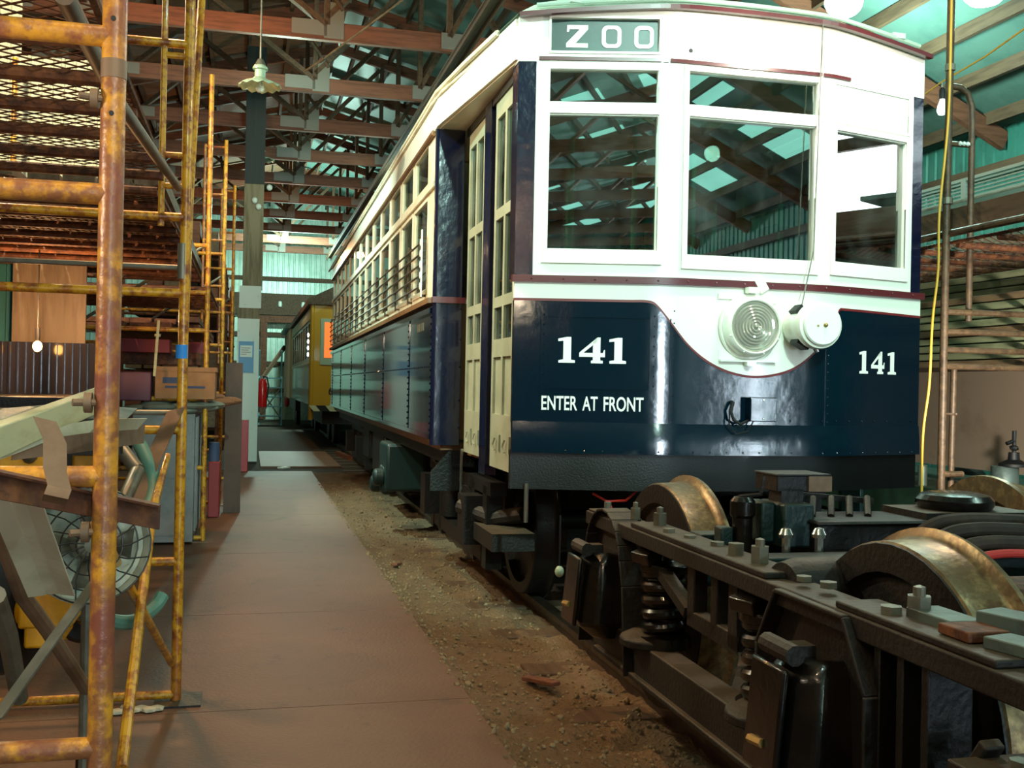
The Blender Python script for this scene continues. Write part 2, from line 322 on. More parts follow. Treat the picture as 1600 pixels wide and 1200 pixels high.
# ballast, dirt and the far end ground
mb = MB()
def grid(xs, yy, zf):
    V = [[mb.bm.verts.new((x, y, zf(x, y))) for y in yy] for x in xs]
    for i in range(len(xs)-1):
        for j in range(len(yy)-1): mb.bm.faces.new((V[i][j], V[i+1][j], V[i+1][j+1], V[i][j+1]))
def gz(x, y):
    e = min(1, max(0, (x-.93)/.12)); return -.02*0-.03*e+.03*e*noise.noise((x*6, y*6, 0))+.02*e*noise.noise((x*17, y*17, 3))
grid([.94+.04*i for i in range(24)], [1.2+.05*i for i in range(310)], gz)
mb.solo('floor_ballast', 'gravel', kind='structure')
mb = MB()
grid([1.86+.35*i for i in range(23)], [-1+.35*i for i in range(124)], lambda x, y: -.05+.03*noise.noise((x*3, y*3, 1)))
mb.solo('floor_track', 'dirt', kind='structure')
mb = MB(); mb.bb(-7, 9.5, -26, -1, -.2, -.06); mb.bb(-7, 1.9, 16.6, 42, -.2, -.035); mb.solo('floor_dirt', 'dirt', kind='structure')
mb = MB(); mb.bb(.2, 1.5, 17.6, 21.5, -.05, -.005); mb.solo('floor_crossing', 'concrete', kind='structure')
# loose stones on the ballast: nobody could count them
mb = MB()
for i in range(4200):
    x = .93+random.random()**1.2*.72; y = 2+random.random()**1.8*13; r = random.uniform(.004, .011)*(1.9 if random.random() < .05 else 1)
    g = bmesh.ops.create_icosphere(mb.bm, subdivisions=1, radius=r)['verts']
    mb._add(g, Matrix.Translation((x, y, gz(x, y)+r*.35)) @ Euler((random.random()*6, random.random()*6, 0)).to_matrix().to_4x4() @ Matrix.Diagonal((1, random.uniform(.6, 1.2), random.uniform(.5, .9), 1)))
tag(mb.solo('gravel', 'pebble', smooth=False), 'loose brown ballast stones strewn between concrete path and tram rails', 'gravel', kind='stuff')
for (px, py, r, nm, lb) in ((921, 1008, .035, 'stone', 'fist-sized pale stone on ballast below the truck journal box'), (1015, 985, .03, 'stone', 'small stone on ballast under the coil spring')):
    p = at(px, py, 3.9); f = -EYE.z/(p.z-EYE.z); q = EYE+(p-EYE)*f
    MB().sphere((q.x, q.y, .02), r, (1.2, .9, .8), 2).solo(nm, 'gravel', lb, 'stone')
for (px, py, L, a, lb) in ((845, 1062, .22, 2.0, 'splintered brown wood scrap lying on the ballast'), (620, 880, .1, 1.0, 'tiny wood chip on the ballast edge beside the path')):
    p = at(px, py, 4); q = EYE+(p-EYE)*(-(EYE.z-.01)/(p.z-EYE.z))
    MB().box((q.x, q.y, .005), (L, .05, .02), (0, .1, a)).solo('wood_scrap', 'wood', lb, 'wood scrap', bevel=.004)
# walls
def ribbed(x0, x1, z0, z1, pitch=.2, d=.025):
    mb = MB(); n = int((x1-x0)/pitch); pts = []
    for i in range(n+1):
        u = x0+i*pitch; pts += [(u, 0), (u+pitch*.62, 0), (u+pitch*.7, -d), (u+pitch*.92, -d)]
    A = [mb.bm.verts.new((u, v, z0)) for u, v in pts]; B = [mb.bm.verts.new((u, v, z1)) for u, v in pts]
    for k in range(len(pts)-1): mb.bm.faces.new((A[k], A[k+1], B[k+1], B[k]))
    return mb
mb = ribbed(-7.2, 9.6, -.1, 8.6); bmesh.ops.translate(mb.bm, vec=(0, 41, 0), verts=mb.bm.verts); mb.solo('wall_back', 'palewall', kind='structure')
mb = ribbed(-27, 41, -.1, 4.9); bmesh.ops.rotate(mb.bm, matrix=Matrix.Rotation(PI/2, 3, 'Z'), verts=mb.bm.verts); bmesh.ops.translate(mb.bm, vec=(9.3, 0, 0), verts=mb.bm.verts); mb.solo('wall_right', 'tealtin', kind='structure')
mb = ribbed(-27, 41, -.1, 6.3); bmesh.ops.rotate(mb.bm, matrix=Matrix.Rotation(PI/2, 3, 'Z'), verts=mb.bm.verts); bmesh.ops.translate(mb.bm, vec=(-6.6, 0, 0), verts=mb.bm.verts); mb.solo('wall_left', 'deckroof', kind='structure')
mb = MB(); mb.bb(-7, 9.5, -26.3, -26.2, -.1, 8.5); mb.solo('wall_front', 'tealtin', kind='structure')
mb = MB(); mb.bb(3.2, 5.2, -26.19, -26.17, 0, 3.6); mb.solo('unseen_door_1', 'doorglow', kind='structure')          # added, unseen glowing doorway inferred from the bright streaks on the dash
mb = MB(); mb.bb(9.24, 9.26, 1.2, 3.2, 3.5, 4.55); mb.solo('unseen_window_2', 'daylight', kind='structure')  # added, unseen glowing window for the white reflection in the right tram window
mb = MB(); mb.bb(9.24, 9.26, -9.1, -8.65, 0, 2.4); mb.solo('unseen_door_2', 'doorglow', kind='structure')  # added, unseen glowing doorway for the second dash streak
# roof: gable plus lean-to on the right
def deck(x0, z0, x1, z1, y0, y1, m, name):
    mb = MB(); L = math.hypot(x1-x0, z1-z0); a = math.atan2(z1-z0, x1-x0)
    mb.box(((x0+x1)/2, (y0+y1)/2, (z0+z1)/2), (L, y1-y0, .04), (0, -a, 0)); return mb.solo(name, m, kind='structure')
deck(-7, 6.25, 1.65, 8.45, 7.5, 41.5, 'deckroof', 'ceiling_left'); deck(-7, 6.25, 1.65, 8.45, -26.5, 7.5, 'paletin', 'ceiling_front'); deck(1.65, 8.45, 5.3, 7.5, -26.5, 41.5, 'tin', 'ceiling_right')
deck(4.9, 7.0, 9.5, 4.75, -26.5, 41.5, 'tin', 'ceiling_lean_to')
mb = MB(); mb.bb(4.95, 5.0, -26.5, 41.5, 6.95, 7.6); mb.solo('trim_1', 'woodd', kind='structure')
mb = MB()
for i in range(12):
    x = -6.6+i*.72; mb.bb(x-.03, x+.03, -26, 41, 6.25+(x+7)*.2543-.16, 6.25+(x+7)*.2543-.02)
for i in range(5):
    x = 2.0+i*.7; mb.bb(x-.03, x+.03, -26, 41, 8.45-(x-1.65)*.26-.16, 8.45-(x-1.65)*.26-.02)
for i in range(7):
    x = 5.3+i*.62; mb.bb(x-.03, x+.03, -26, 41, 7.0-(x-4.9)*.489-.19, 7.0-(x-4.9)*.489-.03)
mb.solo('trim_2', 'woodd', kind='structure')           # purlins
mb = MB()                                                # girts on the walls
for z in (1.0, 2.0, 3.1, 4.2, 5.2):
    if z < 5: mb.bb(9.16, 9.26, -26, 41, z, z+.14)
    mb.bb(-6.56, -6.46, -26, 41, z, z+.14); mb.bb(-6.5, 9.2, 40.84, 40.94, z, z+.16)
for y in (4, 9.3, 14.5, 20, 25): mb.bb(9.0, 9.2, y, y+.2, 0, 4.8)
mb.solo('trim_3', 'woodd', kind='structure')
mb = MB()                                                # translucent panels in the roof behind the photographer
for k in range(7):
    y = -24+k*3.1
    for x in (-4.6, -2.2, .1):
        z = 6.25+(x+7)*.2543-.03; mb.box((x, y, z), (1.5, 1.0, .01), (0, -math.atan(.2543), 0))
    for x in (2.9, 4.3): mb.box((x, y, 8.45-(x-1.65)*.26-.03), (1.0, 1.2, .01), (0, math.atan(.26), 0))
    for x in (6.4, 8.0): mb.box((x, y, 7.0-(x-4.9)*.489-.03), (1.1, 1.2, .01), (0, math.atan(.489), 0))
mb.solo('window_1', 'skylite', kind='structure')
# roof trusses
def plate(mb, x0, x1, y, z0, z1): mb.bb(x0, x1, y-.012, y, z0, z1)
def make_truss(name='roof_truss', label=None):
    t = thing(name, label, 'truss', (0, 0, 5.9), 'roof trusses across the shed')
    MB().bb(-6.5, 5.0, -.05, .05, 5.9, 6.14).part('bottom_chord', 'wood', t, bevel=.006)
    MB().beam((-6.6, 0, 6.2), (1.65, 0, 8.28), .09, .2).part('top_chord', 'wood', t)
    MB().beam((1.65, 0, 8.28), (5.0, 0, 7.4), .09, .2).part('top_chord', 'wood', t)
    for p, q in (((.9, 0, 6.1), (.9, 0, 8.0)), ((2.55, 0, 6.1), (2.55, 0, 8.0)), ((.9, 0, 6.1), (-1.2, 0, 7.6)), ((-1.2, 0, 7.6), (-2.9, 0, 6.1)), ((-2.9, 0, 6.1), (-4.3, 0, 6.75)),
                 ((2.55, 0, 6.1), (3.4, 0, 7.7)), ((3.4, 0, 7.7), (4.6, 0, 6.1)), ((.9, 0, 6.2), (2.5, 0, 7.9)), ((4.85, 0, 6.0), (4.85, 0, 7.4))):
        MB().beam(p, q, .07, .14, up=(0, 1, 0)).part('web', 'woodd', t)
    for x0, x1, z0, z1 in ((.44, .9, 5.95, 6.15), (.86, 1.12, 5.92, 6.4), (2.43, 2.85, 5.93, 6.15), (-2.3, -1.7, 5.95, 6.12), (-3.2, -2.7, 5.95, 6.2)):
        m = MB(); plate(m, x0, x1, -.051, z0, z1); m.part('connector_plate', 'perf', t)
    MB().beam((5.0, 0, 6.72), (9.3, 0, 4.62), .1, .22).part('lean_to_rafter', 'woodd', t)
    MB().beam((1.1, -.06, 6.3), (.62, -.06, 6.95), .04, .09, up=(0, 1, 0)).part('brace', 'woodd', t)
    return t
NTH = ['nearest', 'second', 'third', 'fourth', 'fifth', 'sixth', 'seventh', 'eighth', 'ninth', 'tenth']
tr0 = make_truss()
for k in range(10):
    t = tr0 if k == 0 else copy_tree(tr0)
    t.location.y = 14.2+2.61*k
    t['label'] = ('red brown timber roof truss %s from the camera, with punched steel plates' % NTH[k]) if k < 9 else 'red brown timber roof truss, last before the pale end wall'
mb = MB()                                                # the same framing over and behind the photographer
for k in range(-15, 0):
    y = 14.2+2.61*k
    mb.bb(-6.5, 5.0, y-.05, y+.05, 5.9, 6.14); mb.beam((-6.6, y, 6.2), (1.65, y, 8.28), .09, .2); mb.beam((1.65, y, 8.28), (5.0, y, 7.4), .09, .2)
    for x, x2, z2 in ((.9, .9, 8), (2.55, 2.55, 8), (.9, -1.2, 7.6), (-1.2, -2.9, 6.1), (2.55, 3.4, 7.7)): mb.beam((x, y, 6.1 if x != -1.2 else 7.6), (x2, y, z2), .07, .14, up=(0, 1, 0))
    mb.beam((5.0, y, 6.72), (9.3, y, 4.62), .1, .22)
mb.solo('trim_4', 'wood', kind='structure')
# the post on the left of the path
p = thing('timber_post', 'thick timber roof post with white-painted lower half beside the path', 'post', (0, 18.75, 0))
MB().bb(-.155, .175, 18.6, 18.9, 2.95, 4.75).part('shaft', 'woodp', p, bevel=.01)
MB().bb(-.15, .18, 18.59, 18.9, 4.75, 7.1).part('dark_section', 'postd', p, 'darker upper section')  # post is darker grey above this height
MB().bb(-.22, .14, 18.6, 18.9, 2.42, 2.66).part('bare_band', 'woodp', p, 'unpainted brown band')
mb = MB(); mb.bb(-.2, .165, 18.59, 18.91, 2.62, 3.0); mb.bb(-.22, .145, 18.59, 18.91, 0, 2.44); mb.part('painted_section', 'whitep', p, 'white painted section')
n = thing('notice_board', 'blue and white paper notice on the white-painted post', 'notice', (-.05, 18.57, 1.55))
MB().bb(-.19, .06, 18.565, 18.588, 1.52, 2.05).part('backing', 'notice', n); MB().bb(-.165, .035, 18.558, 18.565, 1.78, 1.98).part('sheet', 'paperw', n)
mb = MB()
for i, (a, b) in enumerate(((-.15, .0), (-.15, -.03), (-.15, .01), (-.15, -.06))): mb.bb(a, b, 18.5555, 18.5585, 1.93-.035*i, 1.94-.035*i)
mb.part('text_line', 'galv', n)
e = thing('fire_extinguisher', 'red fire extinguisher with black hose hung on the white post', 'fire extinguisher', (.22, 18.8, .95))
MB().lathe([(0, .93), (.07, .93), (.08, .96), (.08, 1.33), (.05, 1.4), (.03, 1.42), (0, 1.42)], (.22, 18.8, 0)).part('cylinder', 'extin', e)
MB().lathe([(0, 1.41), (.03, 1.41), (.035, 1.46), (0, 1.47)], (.22, 18.8, 0), seg=16).part('valve', 'chrome', e)
MB().tube([(.22, 18.78, 1.46), (.29, 18.76, 1.45), (.32, 18.75, 1.3), (.3, 18.75, 1.08)], .014).part('hose', 'rub', e)
MB().bb(.14, .16, 18.76, 18.84, 1.2, 1.35).part('bracket', 'galv', e)
# wooden trolley-wire trough over the track
mb = MB(); mb.bb(2.42, 2.44, 8.5, 36, 5.5, 5.58); mb.bb(2.56, 2.58, 8.5, 36, 5.5, 5.58); mb.bb(2.42, 2.58, 8.5, 36, 5.58, 5.61)
tag(mb.solo('trolley_trough', 'woodd'), 'long inverted wooden trolley-wire trough hung under the trusses above the tram', 'trough')
# pendant lamps over the path
def pendant(x, y, z, label):
    t = thing('pendant_lamp', label, 'lamp', (x, y, z), 'enamel pendant lamps over the path')
    mb = MB(); prof = [(.035, .07), (.06, .05), (.12, .025), (.155, 0)]; seg = 48; R = []
    for k in range(seg):
        a = 2*PI*k/seg; s = math.sin(a*12)
        R.append([mb.bm.verts.new((x+r*math.cos(a), y+r*math.sin(a), z+h+(.009*s if r > .14 else .003*s if r > .1 else 0))) for r, h in prof])
    for k in range(seg):
        for j in range(3): mb.bm.faces.new((R[k][j], R[(k+1) % seg][j], R[(k+1) % seg][j+1], R[k][j+1]))
    sh = mb.part('shade', 'enamel', t); md = sh.modifiers.new('S', 'SOLIDIFY'); md.thickness = .004
    MB().lathe([(0, .16), (.04, .155), (.055, .14), (.055, .125), (.04, .12), (.04, .05), (0, .05)], (x, y, z)).part('socket_housing', 'enamel', t)
    MB().lathe([(0, .21), (.02, .2), (.035, .17), (.04, .155)], (x, y, z)).part('cap', 'galv', t)
    MB().lathe([(0, -.045), (.02, -.04), (.033, -.015), (.028, .015), (.016, .05)], (x, y, z), seg=20).part('bulb', 'bulbg', t)
    MB().tube([(x, y, z+.2), (x+.0, y, 5.95)], .007, 8).part('stem', 'galv', t)
    return t
pendant(.03, 8, 3.53, 'unlit enamel pendant lamp with scalloped shade over the path')
pl = pendant(.1, 19.6, 5.37, 'distant scalloped pendant lamp half hidden behind the timber post'); pl.scale = (1.7, 1.7, 1.25)
for px, py in ((398, 313), (404, 323), (421, 293)): MB().sphere(at(px, py, 18.57), .05, (1, .6, 1.1), 2).part('wire_knob', 'whitep', p, 'white ceramic knob')
t = thing('drop_cord_bulb', 'bare white bulb in black holder hanging beside the right scaffold pole', 'bulb', (4.7, 6.5, 3.33))
MB().lathe([(0, -.07), (.025, -.063), (.036, -.035), (.03, 0), (.017, .035), (.017, .05)], (4.7, 6.5, 3.40), seg=20).part('bulb', 'bulbw', t)
MB().lathe([(0, .13), (.014, .125), (.022, .11), (.022, .045), (0, .045)], (4.7, 6.5, 3.40), seg=16).part('holder', 'rub', t)
MB().tube([(4.7, 6.5, 3.52), (4.7, 6.5, 3.565)], .006, 6).part('stem', 'galv', t)
MB().tube([at(1380, 192, 8), at(1437, 153, 7), (4.7, 6.5, 3.57), at(1540, 88, 6), at(1610, 38, 5.5)], .006, 6).solo('string_light_cord', 'cordy', 'yellow cord strung high across the right side carrying a bare bulb', 'cord')
t = thing('bay_lamp', 'big lit white bay lamp at the top right edge', 'lamp', (5.42, 7, 4.37))
MB().lathe([(0, 0), (.11, .01), (.15, .05), (.155, .1)], (5.42, 7, 4.37)).part('diffuser', 'glowt', t)
MB().lathe([(.155, .1), (.165, .1), (.15, .22), (.07, .4), (.0, .42)], (5.42, 7, 4.37)).part('hood', 'alu', t)
MB().tube([(5.42, 7, 4.78), (5.42, 7, 6.7)], .008, 6).part('stem', 'galv', t)
t = thing('work_bulb', 'glaring bare work bulb hanging in front of the tram roof', 'bulb', (2.78, 4.62, 3.22))
MB().sphere((2.78, 4.62, 3.27), .085, (1.1, 1, .95), 3).part('bulb', 'glow', t)
MB().lathe([(0, .2), (.02, .19), (.028, .17), (.028, .06), (0, .06)], (2.78, 4.62, 3.25), seg=16).part('holder', 'rub', t)
MB().tube([(2.78, 4.62, 3.44), (2.78, 4.62, 7.9)], .005, 6).part('flex', 'rub', t)
lamp('work_bulb_light', (2.78, 4.46, 3.27), 60, (1, .93, .82), .06)
lamp('bay_lamp_light', (5.42, 7, 4.3), 160, TEAL, .15)
# tie rod with turnbuckle
t = thing('tie_rod', 'thin diagonal steel tie rod with turnbuckle near the roof', 'rod', tuple(at(475, 108, 13)))
MB().tube([at(475, 112, 13), at(500, 96, 12.8)], .012, 6).part('lower_rod', 'galv', t); MB().tube([at(500, 96, 12.8), at(507, 91, 12.75)], .028, 8).part('turnbuckle', 'chrome', t)
MB().tube([at(507, 91, 12.75), at(640, -8, 11.6)], .012, 6).part('upper_rod', 'galv', t)
# ================================================================== THE TRAM (local frame: x across, y back from the front corners, z up)
TO, TA = (2.49, 5.25, 0), -0.011
tram = thing('tram', 'cream and navy blue tram numbered 141 with ZOO destination sign', 'tram', TO, rotz=TA, local=True)
_pl = [(-1.6, .105), (-1.18, 0), (-.42, -.19), (.49, -.19), (1.18, 0), (1.6, .1159)]
def fl(x):
    for (x0, y0), (x1, y1) in zip(_pl, _pl[1:]):
        if x <= x1 or x1 == 1.6: return y0+(y1-y0)*(x-x0)/(x1-x0)
def fp(x, r=.11):
    return sum(fl(x+r*(k/8)) for k in range(-8, 9))/17
def sheetwall(fn, us, vs, holes, th, mb=None, inward=(0, 1, 0)):
    """wall over a (u,v) grid with rectangular holes; fn maps u,v to the outer face; inward = offset direction"""
    mb = mb or MB(); us = sorted(set(round(u, 5) for u in us)); vs = sorted(set(round(v, 5) for v in vs))
    def solid(i, j):
        if i < 0 or j < 0 or i >= len(us)-1 or j >= len(vs)-1: return False
        cu, cv = (us[i]+us[i+1])/2, (vs[j]+vs[j+1])/2
        return not any(a < cu < b and c < cv < d for a, b, c, d in holes)
    V = {}; inw = Vector(inward)*th
    def v(i, j, s):
        if (i, j, s) not in V: V[(i, j, s)] = mb.bm.verts.new(Vector(fn(us[i], vs[j]))+(inw if s else Vector()))
        return V[(i, j, s)]
    for i in range(len(us)-1):
        for j in range(len(vs)-1):
            if not solid(i, j): continue
            for s in (0, 1): mb.bm.faces.new([v(i, j, s), v(i+1, j, s), v(i+1, j+1, s), v(i, j+1, s)])
            for di, dj, a, b in ((-1, 0, (i, j), (i, j+1)), (1, 0, (i+1, j), (i+1, j+1)), (0, -1, (i, j), (i+1, j)), (0, 1, (i, j+1), (i+1, j+1))):
                if not solid(i+di, j+dj): mb.bm.faces.new([v(*a, 0), v(*b, 0), v(*b, 1), v(*a, 1)])
    return mb
def span(a, b, n): return [a+(b-a)*i/n for i in range(n+1)]
FX = span(-1.18, 1.18, 94)
# ---- front upper wall with window and sign openings
GL = [(-1.022, -.482, 2.07, 2.757), (-.318, .398, 2.055, 2.76), (.532, 1.04, 2.06, 2.755), (-1.022, -.484, 2.825, 2.99), (-.32, .41, 2.828, 2.998), (-1.022, -.484, 3.085, 3.255)]
def fz(x): return 3.315-.06*(x/1.18)**2
us = span(-1.09, 1.10, 90); vs = [1.91, 3.2]
for a, b, c, d in GL: us += [a, b]; vs += [c, d]
mb = sheetwall(lambda u, v: (u, fp(u, .05), v), us, vs+[3.255, 3.26], GL, .05)
ws = mb.part('front_wall', 'cream', tram)
mb = MB(); mb = sheetwall(lambda u, v: (u, fp(u, .05), fz(u) if v > .5 else 3.2599), span(-1.17, 1.17, 90), [0, 1], [], .05); mb.part('sign_fascia', 'cream', tram)
for x0, x1 in ((-1.18, -1.09), (1.10, 1.18)):
    sheetwall(lambda u, v: (u, fp(u, .05)+.006, v), span(x0, x1, 6), [1.92, 3.03], [], .12).part('corner_post', 'pillar', tram, 'blue corner post')
    sheetwall(lambda u, v: (u, fp(u, .05), v), span(x0, x1, 6), [3.03, 3.26], [], .12).part('corner_cap', 'cream', tram)
def ring(mb, u0, u1, v0, v1, w, th, fn, wb=None):
    """rectangular sash ring, outer size, member width w"""
    wb = wb or w
    for a, b, c, d in ((u0, u0+w, v0, v1), (u1-w, u1, v0, v1), (u0+w, u1-w, v0, v0+wb), (u0+w, u1-w, v1-w, v1)):
        sheetwall(lambda u, v: Vector(fn(u, v))-Vector((0, th, 0)), [a, (a+b)/2, b], [c, d], [], th, mb)
    return mb
ff = lambda u, v: (u, fp(u, .05), v)
for k, (a, b, c, d) in enumerate(GL):
    if k < 3:
        f = ring(MB(), a-.03, b+.03, c-.075, d+.035, .028, .014, ff, .07).part('front_window', 'cream', tram)
    elif k < 5: f = ring(MB(), a-.03, b+.03, c-.03, d+.03, .028, .010, ff).part('transom_window', 'cream', tram)
    else: f = ring(MB(), a-.012, b+.012, c-.012, d+.012, .012, .008, ff).part('destination_sign', 'cream', tram)
    p = sheetwall(lambda u, v: (u, fp(u, .05)+.022, v), [a-.01, b+.01], [c-.01, d+.01], [], .005)
    p.part('pane' if k < 5 else 'roll', 'glassd' if k < 5 else 'signblk', f)
    if k == 5:
        for ch, x in (('Z', -.885), ('O', -.715), ('O', -.553)):
            mm = MB(); s = .052
            if ch == 'Z':
                mm.prism([(-s, .058), (s, .058), (s, .036), (-s+.042, -.036), (s, -.036), (s, -.058), (-s-.004, -.058), (-s-.004, -.036), (s-.042, .036), (-s+.012, .036), (-s+.008, .022), (-s-.002, .022)], .003)
            else:
                q = .02
                def rr(hw, hh, q):
                    o = []
                    for cx, cy, a0 in ((hw-q, hh-q, 0), (-hw+q, hh-q, 90), (-hw+q, -hh+q, 180), (hw-q, -hh+q, 270)):
                        for t in range(0, 91, 18): o.append((cx+q*math.cos(math.radians(a0+t)), cy+q*math.sin(math.radians(a0+t))))
                    return o
                A, B = rr(.049, .058, .03), rr(.029, .038, .014); n = len(A)
                va = [mm.bm.verts.new((x_, y_, .003)) for x_, y_ in A]; vb = [mm.bm.verts.new((x_, y_, .003)) for x_, y_ in B]
                for i in range(n): mm.bm.faces.new((va[i], va[(i+1) % n], vb[(i+1) % n], vb[i]))
            for v in mm.bm.verts: v.co = Vector((x+v.co.x, fp(x+v.co.x, .05)+.020-v.co.z*.8, 3.168+v.co.y))
            mm.part('letter', 'white', f)
MB().lathe([(0, -.002), (.011, -.002), (.011, .004)], (-.315, fp(-.315, .05), 3.105), (0, 1, 0), 16).part('bolt_hole', 'rub', tram)
lamp('interior_fill', tuple(Matrix.Translation(TO) @ Matrix.Rotation(TA, 4, 'Z') @ Vector((.3, .9, 2.85))), 9, TEAL, .05)  # added light that lifts the dark tram interior
# solid white blind behind the right transom, shallow beads
mb = MB(); ring(mb, .50, 1.07, 2.80, 3.02, .014, .008, ff); mb.part('transom_panel', 'cream', tram)
for z, m_, t, w_ in ((3.045, 'maroon', .012, .018),):
    mb = MB()
    for a, b in ((-1.08, -.435), (-.425, .43), (.44, .62)): sheetwall(lambda u, v: (u, fp(u, .05)-t, v), span(a, b, 16), [z-w_/2, z+w_/2], [], t, mb)
    mb.part('drip_moulding', m_, tram)
# ---- belt rail, dash with the painted swoop
mb = MB()
sheetwall(lambda u, v: (u, fp(u)-.022, v), span(-1.195, .08, 50), [1.895, 1.930], [], .03, mb); sheetwall(lambda u, v: (u, fp(u)-.022, v), span(.115, 1.195, 44), [1.893, 1.928], [], .03, mb)
for x in span(-1.1, 1.1, 14): mb.sphere((x, fp(x)-.024, 1.912), .006, sub=1)
mb.part('belt_rail', 'maroon', tram)
SW = [(-1.3, 1.80), (-.60, 1.80), (-.52, 1.80), (-.475, 1.785), (-.41, 1.713), (-.30, 1.582), (-.173, 1.489), (-.03, 1.437), (.117, 1.427), (.30, 1.474), (.447, 1.589), (.545, 1.72), (.572, 1.79), (.60, 1.80), (1.3, 1.785)]
def sw(x):
    for i, ((x0, z0), (x1, z1)) in enumerate(zip(SW, SW[1:])):
        if x <= x1:
            t = (x-x0)/(x1-x0); xm, zm = SW[max(i-1, 0)]; xn, zn = SW[min(i+2, len(SW)-1)]
            m0 = (z1-zm)/(x1-xm)*(x1-x0); m1 = (zn-z0)/(xn-x0)*(x1-x0)
            return (2*t**3-3*t*t+1)*z0+(t**3-2*t*t+t)*m0+(-2*t**3+3*t*t)*z1+(t**3-t*t)*m1
DX = sorted(set(span(-1.18, 1.18, 150)+span(-.5, -.3, 20)+span(.5, .62, 24)))
sheetwall(lambda u, v: (u, fp(u), 1.175 if v < .5 else sw(u)), DX, [0, 1], [], .03).part('dash_panel', 'navy', tram)
sheetwall(lambda u, v: (u, fp(u)-.0015, sw(u)+v*.013), DX, [0, 1], [], .02).part('pinstripe', 'redline', tram)
sheetwall(lambda u, v: (u, fp(u), sw(u)+.013 if v < .5 else 1.905), DX, [0, 1], [], .03).part('dash_band', 'cream', tram)
mb = sheetwall(lambda u, v: (u, fp(u)-.006-.012*math.sin(v*PI/2), 1.18-v*.16), DX[::3]+[1.18], [0, .25, .5, .75, 1], [], .03)
for x in span(-1.1, 1.12, 24):
    mb.sphere((x, fp(x)-.018, 1.035), .005, sub=1)
    if x > .1: mb.sphere((x, fp(x)-.003, 1.205), .005, sub=1)
for x in (-.395, .49):
    for z in span(1.2, 1.76 if x < 0 else 1.6, 9): mb.sphere((x+.018, fp(x+.018)-.001, z), .0045, sub=1)
    mb.bb(x-.003, x+.003, fp(x)-.0015, fp(x)+.01, 1.03, 1.72 if x < 0 else 1.62)
mb.part('apron', 'navy', tram)
mb = MB(); fd = lambda u, v: (u, fp(u), v)
ring(mb, -1.045, -.465, 1.35, 1.755, .038, .004, fd)
for z in span(1.37, 1.73, 7):
    for x in (-1.03, -.48): mb.sphere((x, fp(x)-.004, z), .0045, sub=1)
mb.part('patch_frame', 'navy', tram)
sheetwall(lambda u, v: (u, fp(u)+.02, v), span(-1.18, 1.18, 60), [.83, 1.03], [], .03).part('skirt', 'skirt', tram)
# ---- numerals and lettering, laid along the curved dash
ONE = [(-.34, -.5), (.36, -.5), (.36, -.40), (.19, -.37), (.19, .5), (.0, .5), (-.36, .43), (-.36, .33), (-.14, .35), (-.14, -.37), (-.34, -.40)]
def numeral(poly_list, cx, cz, h, wd, name='numeral'):
    mm = MB()
    for po in poly_list: mm.prism(po, 1)
    for v in mm.bm.verts:
        x = cx+v.co.x*wd; v.co = Vector((x, fp(x)-.0008-.0012*v.co.z, cz+v.co.y*h))
    mm.part(name, 'white', tram)
FOUR = [[(-.5, -.26), (.5, -.26), (.5, -.1), (-.5, -.1)], [(.03, -.1), (.32, -.1), (.32, .5), (.2, .5), (.03, .32)], [(.03, -.38), (.03, -.26), (.32, -.26), (.32, -.38), (.42, -.40), (.42, -.5), (-.04, -.5), (-.04, -.40)],
        [(-.5, -.1), (-.34, -.1), (.2, .34), (.2, .5)], [(.42, -.1), (.5, -.1), (.5, .02), (.46, .02)]]
for cx, cz, h, wd, dx in ((-.787, 1.550, .133, .128, .127), (.862, 1.527, .124, .098, .105)):
    numeral([ONE], cx-dx, cz, h, wd*.92); numeral(FOUR, cx, cz, h, wd*1.0); numeral([ONE], cx+dx, cz, h, wd*.92)
def dash_text(txt, cx, cz, size, sx, part):
    me = text_mesh(txt, size, 1, .001)
    xs = [v.co.x for v in me.vertices]; wdt = max(xs)-min(xs); s = sx/wdt
    for v in me.vertices:
        x = cx+v.co.x*s; v.co = Vector((x, fp(x)-.002-v.co.z, cz+v.co.y))
    me.materials.append(K['white']); o = bpy.data.objects.new(part, me); COL.objects.link(o); o.parent = tram; OFF[o.name] = (0, 0, 0); return o
for wd_, cx, L in (('ENTER', -.948, .178), ('AT', -.792, .076), ('FRONT', -.628, .198)): dash_text(wd_, cx, 1.272, .102, L, 'lettering')
# ---- headlight, trolley retriever, junction box
HX, HZ = .055, 1.69; hy = fp(HX)
h = MB().lathe([(.172, .0), (.172, -.016), (.165, -.022), (.158, -.022), (.156, -.06), (.15, -.08), (.138, -.09), (.132, -.085), (.132, -.05), (.0, -.05)], (HX-.02, hy-.0, HZ), (0, 1, 0), 48)
h = h.part('headlight', 'cream', tram)
prof = [(0, -.105)]
for k in range(1, 9):
    r = .131*k/8; prof += [(r-.007, -.10+.02*(r/.131)**2), (r, -.094+.02*(r/.131)**2)]
MB().lathe(prof, (HX-.02, hy, HZ), (0, 1, 0), 48).part('lens', 'lens', h)
mb = MB()
for a in range(0, 360, 45): mb.sphere((HX-.02+.145*math.cos(math.radians(a+20)), hy-.082, HZ+.145*math.sin(math.radians(a+20))), .006, sub=1)
mb.box((HX-.02, hy-.04, HZ+.19), (.06, .05, .03)); mb.box((HX-.02, hy-.03, HZ-.192), (.05, .04, .02))
mb.part('hinge', 'cream', h)
mb = MB(); mb.bb(-.13, .19, hy-.03, hy+.01, 1.508, 1.518); mb.bb(-.13, .19, hy-.004, hy+.01, 1.515, 1.565); mb.part('headlight_shelf', 'cream', tram)
MB().bb(-.14, -.05, hy-.012, hy+.01, 1.832, 1.858).part('bracket', 'cream', tram); MB().bb(.09, .19, hy-.012, hy+.01, 1.818, 1.84).part('bracket', 'cream', tram)
